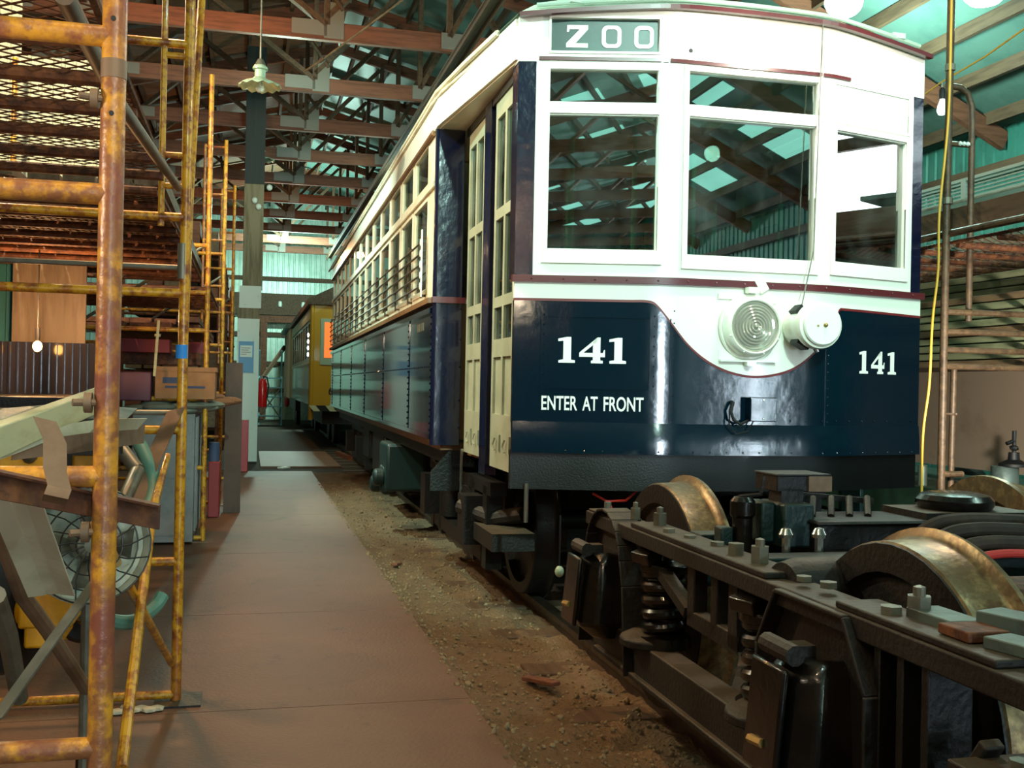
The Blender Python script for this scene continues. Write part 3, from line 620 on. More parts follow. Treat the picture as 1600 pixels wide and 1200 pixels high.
mb = MB(); mb.beam((.075, hy-.02, 1.945), (.115, hy-.02, 1.88), .018, .05, up=(1, 0, 0)); mb.part('bracket', 'cream', tram)
RX, RZ = .335, 1.70; ry = fp(RX)
r = MB().lathe([(0, -.235), (.098, -.235), (.104, -.228), (.104, -.215), (.118, -.21), (.122, -.2), (.122, -.165), (.11, -.155), (.11, -.04), (.108, -.03), (.108, -.01), (.06, .0), (.06, .03)], (RX, ry, RZ), (0, 1, 0), 40).part('rope_retriever', 'cream', tram, 'round cream drum')
MB().sphere((RX+.012, ry-.238, RZ), .012, sub=2).box((RX-.03, ry-.236, RZ-.005), (.01, .006, .01)).part('knob', 'brass', r)
MB().box((RX-.077, ry-.1, RZ+.082), (.05, .075, .03), (0, -.75, 0)).part('slot', 'rub', r); MB().box((RX-.055, ry-.1, RZ-.093), (.075, .08, .03), (0, .5, 0)).part('slot', 'rub', r)
MB().tube([(RX+.0, ry-.14, RZ-.1), (RX+.02, ry-.14, RZ-.135)], .012, 8).part('lug', 'chrome', r)
MB().tube([(RX-.055, ry-.1, RZ+.08), (.37, ry-.06, 2.1), (.405, ry-.05, 3.3)], .0035, 6).part('trolley_rope', 'galv', tram)
b = MB().bb(.028, .178, fp(.1)-.062, fp(.1), 1.20, 1.325).part('junction_box', 'navy', tram, 'square junction box', bevel=.004)
for x, z in ((.1, 1.31), (.1, 1.215)): MB().sphere((x, fp(.1)-.064, z), .006, sub=1).part('screw', 'chrome', b)
mb = MB(); y0 = fp(-.05)
mb.tube([(-.05, y0, 1.30), (-.055, y0-.03, 1.295), (-.07, y0-.035, 1.25), (-.055, y0-.04, 1.205), (-.02, y0-.045, 1.185), (.035, y0-.03, 1.205)], .008, 8)
mb.tube([(-.05, y0, 1.30), (-.075, y0-.03, 1.26), (-.075, y0-.03, 1.17), (-.04, y0-.035, 1.135), (.03, y0-.03, 1.15), (.06, y0-.03, 1.2)], .004, 6); mb.part('cable', 'rub', tram)
# ---- roof: dome loft
def roof_edge():
    P = [(-1.36, 12.9)]+[(-1.36, y) for y in (11, 9, 7, 5, 3, 1.9, 1.55)]+[(-1.30, .9), (-1.23, .3)]
    P += [(x, fp(x)-.045) for x in span(-1.19, 1.19, 48)]
    return P+[(1.23, .3), (1.30, .9)]+[(1.36, y) for y in (1.55, 1.9, 3, 5, 7, 9, 11, 12.9)]
E = roof_edge(); N = 12; V = []; mb = MB()
for (x, y) in E:
    row = []
    ze = 3.27 if abs(x) > 1.195 or y > .2 else fz(x)+.012
    if abs(x) >= 1.35: ze = 3.262
    sy = max(y, 1.15)
    for k in range(N+1):
        t = k/N; row.append(mb.bm.verts.new((x*(1-t), y+(sy-y)*t, ze+(3.72-ze)*math.sin(t*PI/2)**.85)))
    V.append(row)
for A, B in zip(V, V[1:]):
    for k in range(N): mb.bm.faces.new((A[k], B[k], B[k+1], A[k+1]))
mb.part('roof', 'roofp', tram)
mb = MB()
for (x0, y0), (x1, y1) in zip(E, E[1:]):
    if y0 < .25 and y1 < .25: mb.beam((x0, y0, fz(x0)+.0), (x1, y1, fz(x1)+.0), .03, .022)
mb.part('roof_moulding', 'maroon', tram)
mb = MB(); EE = [(x, y, 3.262 if y > .25 else fz(x)+.02) for x, y in E]
mb.tube([(x, y, z+.005) for x, y, z in EE if x < -1.2], .016, 8); mb.tube([(x, y, z+.005) for x, y, z in EE if x > 1.2], .016, 8); mb.part('gutter', 'creamside', tram)
mb = MB(); mb.tube([(x, fp(x)-.02, fz(x)+.05) for x in span(-1.1, 1.12, 30)], .012, 8)
for x in (-.9, .95): mb.box((x, fp(x)-.02, fz(x)+.06), (.08, .03, .03))
mb.part('roof_rail', 'roofp', tram)
mb = MB(); mb.tube([(-.25, 8.2, 3.75), (-.3, 12.5, 4.6), (-.3, 16.0, 5.25)], .022, 8); mb.box((-.25, 7.8, 3.8), (.4, .8, .12)); mb.part('trolley_pole', 'galv', tram)
# ---- sides
HW = 1.34; Y0, Y1, NW = 1.90, 11.78, 13; PIT = (Y1-Y0)/NW
for s in (-1, 1):
    holes = []
    for k in range(NW):
        a = Y0+k*PIT+.05; b = Y0+(k+1)*PIT-.05; holes += [(a, b, 1.985, 2.655), (a, b, 2.725, 3.03)]
    us = [1.62, 12.0]; vs = [1.93, 3.06]
    for a, b, c, d in holes: us += [a, b]; vs += [c, d]
    sheetwall(lambda u, v: (s*HW, u, v), us, vs, holes, .03, inward=(-s, 0, 0)).part('side_wall', 'creamside', tram)
    for k in range(NW):
        a = Y0+k*PIT+.05; b = Y0+(k+1)*PIT-.05; mb = MB(); x = s*(HW-.008)
        for y in (a+.008, b-.008): mb.bb(x-.01, x+.01, y-.012, y+.012, 1.985, 3.03)
        mb.bb(x-.014, x+.014, a, b, 1.985, 2.02); mb.bb(x-.012, x+.012, a, b, 2.63, 2.655); mb.bb(x-.012, x+.012, a, b, 3.005, 3.03); mb.bb(x-.012, x+.012, a, b, 2.725, 2.745)
        wn = mb.part('side_window', 'creamside', tram)
        mb = MB(); mb.bb(x-s*.006-.003, x-s*.006+.003, a, b, 1.99, 2.65); mb.bb(x-s*.006-.003, x-s*.006+.003, a, b, 2.73, 3.03); mb.part('pane', 'glass', wn)
    mb = MB(); mb.bb(s*HW, s*(HW+.02), 1.62, 12.0, 2.668, 2.705); mb.part('window_rail', 'creamside', tram)
    # lower panel with rivet strips
    mb = MB(); mb.bb(s*(HW-.03), s*(HW+.004), 1.62, 12.0, 1.0, 1.89)
    strips = [1.66, 2.75, 4.5, 6.3, 8.1, 9.9, 11.7]
    for y in strips: mb.bb(s*HW, s*(HW+.009), y-.03, y+.03, 1.03, 1.88)
    mb.bb(s*HW, s*(HW+.011), 1.62, 12.0, 1.465, 1.49); mb.bb(s*HW, s*(HW+.014), 1.62, 12, 1.0, 1.03); mb.bb(s*HW, s*(HW+.03), 1.62, 12, 1.83, 1.865)
    if s < 0:
        for y in strips:
            for z in span(1.06, 1.85, 18): mb.sphere((s*(HW+.01), y, z), .009, (.6, 1, 1), 1)
        for i in range(110): mb.sphere((s*(HW+.012), 1.7+i*.094, 1.478), .007, (.6, 1, 1), 1)
    mb.part('side_panel', 'navyside', tram)
    mb = MB(); mb.bb(s*(HW-.03), s*(HW+.045), 1.58, 12.0, 1.895, 1.93); mb.part('side_belt_rail', 'inner', tram)
    # pillar at the end of the saloon and step-well
    mb = MB(); mb.bb(s*HW, s*1.165, 1.55, 1.63, .965, 3.03); mb.tube([(s*HW, 1.565, .965), (s*HW, 1.565, 3.03)], .018, 8)
    if s < 0:
        for z in (1.02, 1.2, 1.42, 1.6, 1.8): mb.sphere((s*1.28, 1.547, z), .008, sub=1); mb.sphere((s*1.17, 1.547, z+.06), .008, sub=1)
    mb.part('saloon_pillar', 'pillar', tram, 'blue hammered pillar'); MB().bb(s*(HW+.02), s*1.14, 1.535, 1.6, 1.895, 1.935).part('pillar_rail', 'maroon', tram)
    # letterboard: straight along the saloon, tapering over the vestibule
    mb = MB(); mb.bb(s*(HW+.012), s*(HW-.04), 1.55, 12.0, 3.045, 3.255)
    M_ = [(HW+.012, 1.55), (1.19, .03)]
    for a, b in zip(M_, M_[1:]): mb.beam((s*(a[0]-.02), a[1], 3.15), (s*(b[0]-.02), b[1], 3.15), .045, .21)
    mb.part('letterboard', 'cream', tram)
    mb = MB(); mb.prism([(s*1.33, 1.55), (s*1.18, .03), (s*1.0, .03), (s*1.0, 1.55)], .012, Matrix.Translation((0, 0, 3.035))); mb.part('soffit', 'creamside', tram)
    mb = MB(); mb.tube([(s*(HW+.012), 1.68, 3.035), (s*(HW+.012), 12, 3.035)], .02, 8); mb.part('drip_rail', 'inner', tram)
    mb = MB(); mb.tube([(s*(HW+.02), 12.2, 3.235), (s*(HW+.02), 1.75, 3.235), (s*1.345, 1.4, 3.235), (s*1.26, .75, 3.235)], .012, 8); mb.part('drip_moulding', 'creamside', tram)
# window guards: five rods on little scalloped posts
mb = MB(); gx = -(HW+.045); RZS = (2.035, 2.11, 2.185, 2.26, 2.335)
for z in RZS: mb.tube([(gx, 1.98, z), (gx, 11.9, z)], .0075, 6)
for k in range(NW+1):
    y = Y0+k*PIT-(.0 if k else -.09); mb.bb(gx+.006, gx+.016, y-.012, y+.012, 1.96, 2.39)
    for z in RZS: mb.lathe([(0, 0), (.02, 0), (.02, .008), (0, .008)], (gx+.004, y, z), (1, 0, 0), 10)
    for z in (1.975, 2.375): mb.bb(gx+.01, -HW, y-.008, y+.008, z-.008, z+.008)
mb.part('window_guard', 'guard', tram)
mb = MB(); mb.bb(gx-.004, gx+.004, 1.895, 1.925, 1.96, 2.42)
for z in RZS: mb.lathe([(0, 0), (.024, 0), (.024, .012), (0, .012)], (gx-.008, 1.93, z), (1, 0, 0), 12)
mb.part('guard_bracket', 'cream', tram, 'cream scalloped end bracket')
for i, x in enumerate((2.0, 2.09, 2.18, 2.27)): MB().bb(-(HW+.0065), -(HW+.003), x, x+.055, 1.735, 1.79).part('side_lettering', 'galv', tram, 'faded gilt lettering')
# ---- doors (two narrow folding leaves) between pillar and corner
DXP = -1.15
def door(y0, y1, zb):
    mb = MB(); hs = []; ym = (y0+y1)/2; t = .035
    for a, b in ((y0+.05, ym-.022), (ym+.022, y1-.05)):
        for c, d in ((2.36, 2.88), (1.86, 2.30), (1.62, 1.80), (1.20, 1.52)): hs.append((a, b, c, d))
    us = [y0, y1, ym]; vs = [zb, 2.98]
    for a, b, c, d in hs: us += [a, b]; vs += [c, d]
    sheetwall(lambda u, v: (DXP, u, v), us, vs, hs, t, mb, inward=(1, 0, 0)); d_ = mb.part('door', 'doorp', tram)
    g = MB(); q = MB()
    for a, b, c, d in hs:
        if c > 1.55: g.bb(DXP+.015, DXP+.02, a, b, c, d)
        else: q.bb(DXP+.014, DXP+.022, a, b, c, d)
    g.part('pane', 'glass', d_); q.part('panel', 'doorp', d_)
    for a in (y0+.01, ym-.01): MB().bb(DXP-.012, DXP, a, a+.025, 1.0, 1.09).part('hinge', 'doorp', d_); MB().tube([(DXP-.012, a+.1, 1.0), (DXP-.02, a+.12, 1.03), (DXP-.012, a+.1, 1.07)], .006, 6).part('pull_handle', 'doorp', d_)
    return d_
d1 = door(.95, 1.46, .93); d2 = door(.13, .66, .90)
MB().bb(-1.165, -1.10, .72, .90, .84, 3.02).part('door_post', 'pillar', tram, 'narrow navy post')
mb = MB(); mb.bb(-1.16, -1.12, .03, 1.5, 2.98, 3.03); mb.part('door_track', 'rub', tram)
mb = MB(); mb.tube([(-1.17, 1.42, .95), (-1.17, 1.42, .62)], .01, 6); mb.tube([(-1.1, -.02, .86), (-1.1, -.02, .66)], .012, 8); mb.part('air_pipe', 'chrome', tram)
mb = MB(); mb.bb(1.13, 1.16, .03, 1.55, .95, 1.9); mb.bb(1.12, 1.15, .03, 1.55, 2.7, 3.03); mb.bb(1.12, 1.16, .7, .8, 1.9, 2.7); mb.part('off_side_panel', 'navyside', tram)
# ---- interior
MB().bb(-1.28, 1.28, 1.6, 12.0, .93, .98).part('saloon_floor', 'inner', tram); MB().bb(-1.1, 1.1, 0.0, 1.6, .9, .95).part('platform_floor', 'inner', tram)
mb = MB(); mb.bb(-1.28, 1.28, 1.6, 12.0, 3.2, 3.24); mb.part('interior_ceiling', 'ceil_in', tram)
mb = MB(); mb.bb(-1.3, 1.3, 11.95, 12.0, .98, 1.95); mb.bb(-1.3, 1.3, 11.95, 12.0, 2.8, 3.25)
for x in (-1.3, -.5, .4, 1.2): mb.bb(x, x+.1, 11.95, 12, 1.95, 2.8)
mb.part('rear_bulkhead', 'inner', tram)
mb = MB(); mb.bb(-1.3, -.42, 1.62, 1.68, .98, 1.9); mb.bb(.42, 1.3, 1.62, 1.68, .98, 1.9); mb.bb(-1.3, 1.3, 1.62, 1.68, 2.85, 3.2)
for x in (-1.28, -.46, .38, 1.2): mb.bb(x, x+.08, 1.62, 1.68, 1.9, 2.85)
mb.part('front_bulkhead', 'inner', tram)
for i in range(9):
    for sx in (-1, 1):
        y = 2.5+i*1.0; mb = MB(); mb.bb(sx*.45, sx*1.2, y, y+.42, 1.3, 1.42); mb.box((sx*.825, y+.46, 1.62), (.75, .07, .55), (-.12, 0, 0)); mb.bb(sx*.55, sx*1.1, y+.1, y+.35, .98, 1.3)
        mb.part('seat', 'seat', tram, bevel=.02)
for x, y in ((-.36, .5), (-.62, .9), (.25, .75), (.62, .6), (-.45, 1.55), (.45, 1.55)):
    MB().tube([(x, y, .95), (x, y, 3.0 if y > 1 or x < 0 else 2.5)], .017, 8).part('grab_pole', 'polei', tram)
MB().bb(.1, .34, .12, .36, .95, 1.98).part('controller', 'greeniron', tram, bevel=.02); MB().tube([(.22, .24, 1.98), (.22, .24, 2.06), (.34, .18, 2.07)], .014, 8).part('controller_handle', 'brass', tram)
MB().tube([(.5, .45, 2.32), (.98, .45, 2.36)], .018, 8).part('handrail', 'rub', tram); MB().lathe([(0, 0), (.045, 0), (.045, .14), (0, .14)], (.83, .32, 2.05)).bb(.6, 1.0, .2, .45, 1.2, 2.05).part('brake_stand', 'navyside', tram)
# ---- running gear below
mb = MB(); mb.bb(-1.2, -1.05, 1.6, 12, .82, 1.0); mb.bb(1.05, 1.2, 1.6, 12, .82, 1.0); mb.bb(-.5, .5, .1, 12, .78, .9)
for y in (2.3, 4.6, 6.4, 8.2, 11): mb.bb(-1.2, 1.2, y, y+.12, .8, .95)
mb.prism([(-HW, 0), (-1.15, 0), (-1.15, .35), (-HW, .12)], .02, Matrix.Translation((0, 1.63, .66)) @ Matrix.Rotation(PI/2, 4, 'X'))
mb.part('underframe', 'black', tram)
for x, y, sx, sy, sz, z in ((-.95, 5.6, .5, 1.1, .45, .4), (.8, 5.6, .6, 1.3, .45, .4), (-.9, 7.6, .5, .8, .4, .45)): MB().bb(x-sx/2, x+sx/2, y, y+sy, z, z+sz).part('equipment_box', 'black', tram, bevel=.02)
MB().lathe([(0, 0), (.18, .02), (.2, .08), (.2, .9), (.18, .96), (0, 1)], (-.55, 4.7, .6), (1, 0, 0), 24).part('air_reservoir', 'black', tram)
# ================================================================== TRACK AND THE LOOSE TRUCK IN FRONT OF THE TRAM
def tw(x, y, z=0):
    c, s = math.cos(TA), math.sin(TA); return Vector((TO[0]+x*c-y*s, TO[1]+x*s+y*c, z))
for s, side in ((-1, 'near the concrete path'), (1, 'on the far side of the track')):
    mb = MB()
    prof = [(-.07, 0), (.07, 0), (.07, .012), (.01, .025), (.01, .085), (.035, .095), (.035, .125), (-.035, .125), (-.035, .095), (-.01, .085), (-.01, .025), (-.07, .012)]
    p = tw(s*.755, -6, -.065); d = tw(s*.755, 30)-tw(s*.755, -6); M = Matrix.Translation(p) @ Matrix.Rotation(TA, 4, 'Z') @ Matrix.Rotation(PI/2, 4, 'X')
    mb.prism(prof, -d.length, M); mb.solo('rail', 'rail', 'dark steel rail under the tram, the one '+side, 'rail', 'tram rails')
for i in range(30):
    q = tw(0, -4+i*.75, -.115); mb = MB(); mb.box((q.x, q.y, q.z+.03), (2.3, .2, .12), (0, 0, TA))
    mb.solo('sleeper', 'woodd', 'dark timber sleeper half buried in dirt under the rails', 'sleeper', 'sleepers under the track', bevel=.01)
RAILZ = .06; WR = .455; AZ = RAILZ+WR
def wheel_mb(x, y, s):
    """s=-1 left wheel: flange inside"""
    p = [(.07, -.09), (.1, -.10), (.12, -.075), (.3, -.045), (.375, -.055), (.385, -.105), (.448, -.105), (WR, -.098), (WR+.004, .0), (WR+.012, .012), (WR+.034, .022), (WR+.03, .04), (.39, .045), (.375, -.02), (.3, .0), (.12, .02), (.1, .06), (.07, .06)]
    return MB().lathe([(r, h*1.0) for r, h in p], (x, y, AZ), (-s, 0, 0), 56)
# wheel lathe axis points inboard: negative h is outboard
def spring_mb(x, y, z0, z1, r=.062, w=.021, turns=5):
    n = turns*20; pts = [(x+r*math.cos(2*PI*turns*i/n), y+r*math.sin(2*PI*turns*i/n), z0+(z1-z0)*i/n) for i in range(n+1)]
    return MB().tube(pts, w, 10)
TK = thing('truck', 'black iron tram truck with rusty wheels standing in front of the tram', 'truck', tuple(tw(0, -2.03)), rotz=TA, local=True)
AX = (.82, -.82)
for y in AX:
    for s in (-1, 1):
        wp = wheel_mb(s*.735, y, s).part('wheel', 'tread', TK, 'rust-polished flanged wheel')
        m = MB().lathe([(.0, -.115), (.06, -.115), (.085, -.1), (.1, -.1), (.13, -.085), (.36, -.085), (.375, -.109), (.449, -.109), (.451, -.104)], (s*.735, y, AZ), (-s, 0, 0), 40)
        m.part('web', 'black', wp, 'black wheel web')
    MB().tube([(-1.12, y, AZ), (1.12, y, AZ)], .065, 16).part('axle', 'toplit_dustiron', TK)
ZT = .85
for s in (-1, 1):
    x = s*1.0
    # top bar, stepped, with doubling plates
    mb = MB(); mb.bb(x-.065, x+.065, -1.66, 1.10, ZT-.075, ZT-.02); mb.bb(x-.06, x+.06, -.55, .55, ZT-.02, ZT); mb.bb(x-.06, x+.06, -1.5, -.92, ZT-.02, ZT-.002); mb.bb(x-.06, x+.05, .72, 1.08, ZT-.02, ZT-.01)
    mb.part('top_bar', 'toplit_dustiron', TK, 'dusty brown top bar', bevel=.005)
    mb = MB(); mb.bb(x-.05, x+.05, -1.0, 1.0, .27, .41); mb.bb(x-.07, x+.07, -.95, .95, .27, .29)
    for y in (-.46, .46): mb.lathe([(0, 0), (.12, 0), (.12, .03), (.08, .05), (0, .05)], (x+s*-.0, y, .405), seg=20)
    mb.part('lower_bar', 'toplit_dustiron', TK, bevel=.006)
    # pedestals: arch plates around the journal boxes
    for y, ch in ((AX[0], 0), (AX[1], 1)):
        mb = MB()
        if ch: po = [(-.27, .27), (-.27, .66), (-.17, ZT-.03), (.17, ZT-.03), (.27, .66), (.27, .27), (.16, .27), (.13, .55), (-.13, .55), (-.16, .27)]
        else:
            po = [(-.29, .27), (-.25, .6)]+[(.22*math.cos(math.radians(a))*-1, .655+.21*math.sin(math.radians(a))) for a in range(10, 171, 16)]+[(.25, .6), (.29, .27), (.16, .27), (.13, .55), (-.13, .55), (-.16, .27)]
        M = Matrix.Translation((x-.035, y, 0)) @ Matrix.Rotation(PI/2, 4, 'Z') @ Matrix.Rotation(PI/2, 4, 'X')
        mb.prism(po, .06, M)
        pts = po[:-4]
        for (a, b), (c, d) in zip(pts, pts[1:]): mb.beam((x+s*.03, y+a, b), (x+s*.03, y+c, d), .012, .11, up=(s, 0, 0))
        mb.part('pedestal', 'toplit_dustiron', TK, bevel=.004)
        if ch: y -= .03
        # journal box: tapered casting with lid
        mb = MB(); xo = s*1.0; b0 = []
        for (zz, hw, dp) in ((.36, .09, .10), (.42, .125, .155), (.66, .105, .13), (.70, .08, .1)):
            b0.append([mb.bm.verts.new((xo+s*dx, y+dy, zz)) for dx, dy in ((.02, -hw), (dp*.9, -hw), (dp*1.25, -hw*.55), (dp*1.25, hw*.55), (dp*.9, hw), (.02, hw))])
        for A, B in zip(b0, b0[1:]):
            for k in range(6): mb.bm.faces.new((A[k], A[(k+1) % 6], B[(k+1) % 6], B[k]))
        mb.bm.faces.new(b0[0]); mb.bm.faces.new(list(reversed(b0[-1])))
        jb = mb.part('journal_box', 'blackg', TK, bevel=.012)
        mb = MB(); mb.box((xo+s*.205, y, .55), (.018, .17, .27), (0, s*-.09, 0)); mb.part('lid', 'blackg', jb, bevel=.008)
        mb = MB(); mb.tube([(xo+s*.165, y-.075, .715), (xo+s*.165, y+.075, .715)], .026, 10); mb.box((xo+s*.13, y, .712), (.09, .06, .03)); mb.part('hinge', 'toplit_dustiron', jb)
        MB().tube([(xo+s*.22, y-.02, .49), (xo+s*.225, y+.04, .485)], .012, 6).part('catch', 'brass', jb)
    # springs with caps
    for y in (-.42, .42):
        xs = s*.97; sp = spring_mb(xs-s*0, y, .455, .70, .066, .021, 5).part('coil_spring', 'blackg', TK)
        mb = MB().lathe([(0, .05), (.045, .045), (.055, .01), (.095, .0), (.095, -.03), (.05, -.04)], (xs, y, .715), seg=24); mb.box((xs+s*.06, y, .745), (.1, .1, .045), (0, s*.3, .3)); mb.part('spring_cap', 'blackg', sp, bevel=.006)
        MB().lathe([(0, -.02), (.1, -.02), (.1, .02), (.05, .025), (0, .025)], (xs, y, .43), seg=24).part('spring_seat', 'blackg', sp)
    # centre hanger casting and struts
    mb = MB(); mb.bb(x-.02, x+.03, .03, .09, .58, .81); mb.bb(x-.02, x+.03, -.3, -.23, .56, .81); mb.bb(x-.02, x+.03, -.3, .09, .56, .615); mb.bb(x-.02, x+.03, -.3, .09, .78, .81); mb.bb(x-.02, x+.03, -.15, -.10, .58, .8)
    mb.part('hanger_casting', 'toplit_dustiron', TK, bevel=.005)
    MB().beam((x, .58, .77), (x, .1, .60), .05, .035).part('strut', 'toplit_dustiron', TK); MB().beam((x, -.36, .57), (x, -.6, .74), .05, .03).part('strut', 'toplit_dustiron', TK)
    for (y, r, hh, dx) in ((1.0, .016, .03, 0), (.66, .02, .045, .0), (.45, .026, .05, .02), (.26, .022, .018, -.02), (.12, .022, .014, 0), (-.06, .024, .018, .02), (-.24, .026, .04, 0), (-.40, .028, .055, .0), (-.66, .022, .014, 0), (-.76, .024, .016, .015), (-1.08, .026, .02, -.01), (-1.12, .028, .05, .035)):
        mb = MB(); mb.hexbolt((x+dx, y, ZT-.005), r, hh)
        if hh > .04: mb.lathe([(0, 0), (r*.5, 0), (r*.5, .02), (0, .025)], (x+dx, y, ZT-.005+hh), seg=10)
        mb.part('bolt', 'galv', TK, 'grey bolt head')
# transoms, bolster, end bars
for y in (-.27, .24):
    mb = MB(); mb.bb(-.93, .93, y-.015, y+.015, .66, .835); mb.bb(-.93, .93, y-.05, y+.05, .832, .85); mb.part('transom', 'greeniron', TK, 'dark steel cross transom', bevel=.004)
mb = MB(); mb.bb(-.66, .66, -.13, .11, .80, .925); mb.bb(-.67, .67, -.15, .13, .92, .935); mb.part('bolster', 'black', TK, bevel=.008)
MB().lathe([(0, .06), (.08, .06), (.115, .052), (.13, .035), (.13, .018), (.118, .0), (.0, .0)], (-.06, .0, .955), seg=36).part('centre_plate', 'blackg', TK, 'round glossy black centre plate')
MB().bb(-.26, .16, -.13, .13, .935, .957).part('plate_seat', 'toplit_dustiron', TK)
# valve and junction gear on the bolster end
MB().bb(-.755, -.645, -.08, .10, .84, .985).part('valve_block', 'greeniron', TK, 'dark green casting', bevel=.008); MB().bb(-.805, -.755, -.02, .10, .85, .985).part('valve_block', 'greeniron', TK, bevel=.008); MB().bb(-.94, -.895, .0, .06, .84, .90).part('valve_block', 'greeniron', TK, bevel=.006)
MB().lathe([(0, .19), (.03, .19), (.042, .175), (.042, .13), (.034, .12), (.034, 0), (0, 0)], (-.855, .02, .81), seg=20).part('valve_body', 'blackg', TK)
mb = MB(); mb.bb(-.755, -.625, -.03, .13, 1.02, 1.075); mb.bb(-.76, -.56, -.035, .135, 1.072, 1.08); mb.part('top_plate', 'black', TK, bevel=.003)
MB().bb(-.645, -.56, -.04, -.025, 1.022, 1.073).part('lit_end_plate', 'tan', TK, 'end plate painted copper as if lit')  # tan plate paints the lit end of the top plate
mb = MB(); mb.bb(-.74, -.66, -.03, .06, .97, 1.03); mb.tube([(-.88, .05, .98), (-.86, .03, 1.0), (-.80, .0, 1.01), (-.79, .0, 1.07)], .008, 6); mb.part('bracket', 'black', TK)
for xx, yy in ((-.80, -.18), (-.69, -.19)):
    mb = MB(); mb.tube([(xx, yy, .84), (xx, yy, .90)], .014, 8); mb.lathe([(0, 0), (.022, 0), (.025, .012), (.015, .03), (0, .034)], (xx, yy, .89), seg=16); mb.part('grease_fitting', 'chrome', TK)
for i in range(4): MB().tube([(-.62+i*.07, -.02, .935), (-.55+i*.07, .1, .985)], .012, 8).part('brake_rod', 'toplit_dustiron', TK)
MB().beam((-.66, .13, 1.0), (-.30, .13, .97), .015, .02).part('rod_guide', 'toplit_dustiron', TK)
# motors between the wheels
for y, s in ((.56, 1), (-.50, -1)):
    mb = MB().lathe([(0, -.5), (.2, -.5), (.235, -.46), (.235, .42), (.2, .47), (0, .47)], (.05, y, .52), (1, 0, 0), 24)
    mb.box((.05, y, .74), (.7, .3, .09)); mb.part('motor', 'toplit_dustiron', TK, bevel=.01)
mb = MB(); mb.box((.0, -.80, .80), (.9, .5, .02), (.05, 0, 0)); mb.box((.05, -.9, .825), (.25, .2, .03)); mb.part('motor_cover', 'rust', TK, 'brown dusty cover plate', bevel=.004)
mb = MB(); mb.lathe([(0, -.14), (.075, -.14), (.085, -.1), (.085, .12), (.07, .14), (0, .14)], (-.86, -.52, .80), (1, .15, 0), 20); mb.part('suspension_cap', 'toplit_dustiron', TK)
for k, (dy, dz, m_) in enumerate(((0, .04, 'rub'), (-.06, .02, 'rub'), (-.12, -.01, 'rub'), (-.18, -.03, 'cordr'))):
    pts = [(-.60+.03*k, -.44+dy*.6, .84), (-.52, -.50+dy, .915+dz), (-.42, -.52+dy, .945+dz), (-.2, -.53+dy*1.1, .94+dz), (.4, -.56+dy*1.2, .92+dz)]
    MB().tube(curve(pts), .022 if k < 3 else .012, 10).part('motor_lead', 'lead' if m_ == 'rub' else m_, TK)
MB().lathe([(.028, -.02), (.034, -.02), (.034, .02), (.028, .02)], (-.24, -.59, .96), (1, 0, 0), 14).part('hose_clamp', 'chrome', TK)
# frame end towards the camera: cross bar and flat bars lying on the side frame
mb = MB(); mb.bb(-.9, .95, -1.36, -1.27, .83, .855); mb.part('end_cross_bar', 'tealiron', TK, bevel=.003)
for p_, q_, w_, h_ in (((-.95, -1.11, .857), (-.95, -1.27, .857), .085, .025), ((-.9, -1.27, .875), (-.70, -1.9, .875), .085, .04), ((-.98, -1.40, .86), (-.86, -1.9, .86), .08, .025)):
    MB().beam(p_, q_, w_, h_).part('steel_flat_bar', 'tealiron', TK, 'dusty grey-green steel bar', bevel=.003)
MB().bb(-1.03, -.93, -1.38, -1.28, .85, .872).part('wear_block', 'rust', TK, bevel=.003)
mb = MB(); mb.bb(-1.07, -.93, -1.62, -1.42, .44, .60); mb.bb(-1.09, -.91, -1.64, -1.40, .60, .63); mb.beam((-1.0, -1.42, .66), (-1.02, -1.12, .2), .05, .025); mb.part('brake_hanger', 'toplit_dustiron', TK, bevel=.005)
for y in (-1.5, -1.57): MB().hexbolt((-1.0, y, .63), .022, .025).part('hanger_bolt', 'galv', TK)
for i in range(3): MB().bb(-1.05, -.94, -1.28+.09*i, -1.255+.09*i, .2, .79).part('pedestal_rib', 'black', TK, bevel=.003)
# things hanging at the tram front
MB().tube([tw(-.72, .05, .80), tw(-.66, -.0, .765), tw(-.56, -.02, .77), tw(-.48, .02, .82)], .007, 6).solo('red_hose', 'cordr', 'thin red cord looped under the black tram skirt', 'cord')
MB().tube([tw(-.645, -.0, .765), tw(-.66, -.15, .68), tw(-.78, -.45, .70), tw(-.95, -.95, .83)], .006, 6).solo('red_hose', 'cordr', 'red cord running down from the tram skirt to the truck end', 'cord')
t = thing('dangling_bulb', 'small greenish bulb hanging in the dark beside the truck', 'bulb', tuple(at(874, 905, 4.7)))
p = at(874, 893, 4.7); MB().sphere(p, .022, (1, 1, 1.25), 2).part('bulb', 'enamel', t); MB().tube([p+Vector((0, 0, .02)), p+Vector((0, 0, .26))], .004, 6).part('cord', 'rub', t)
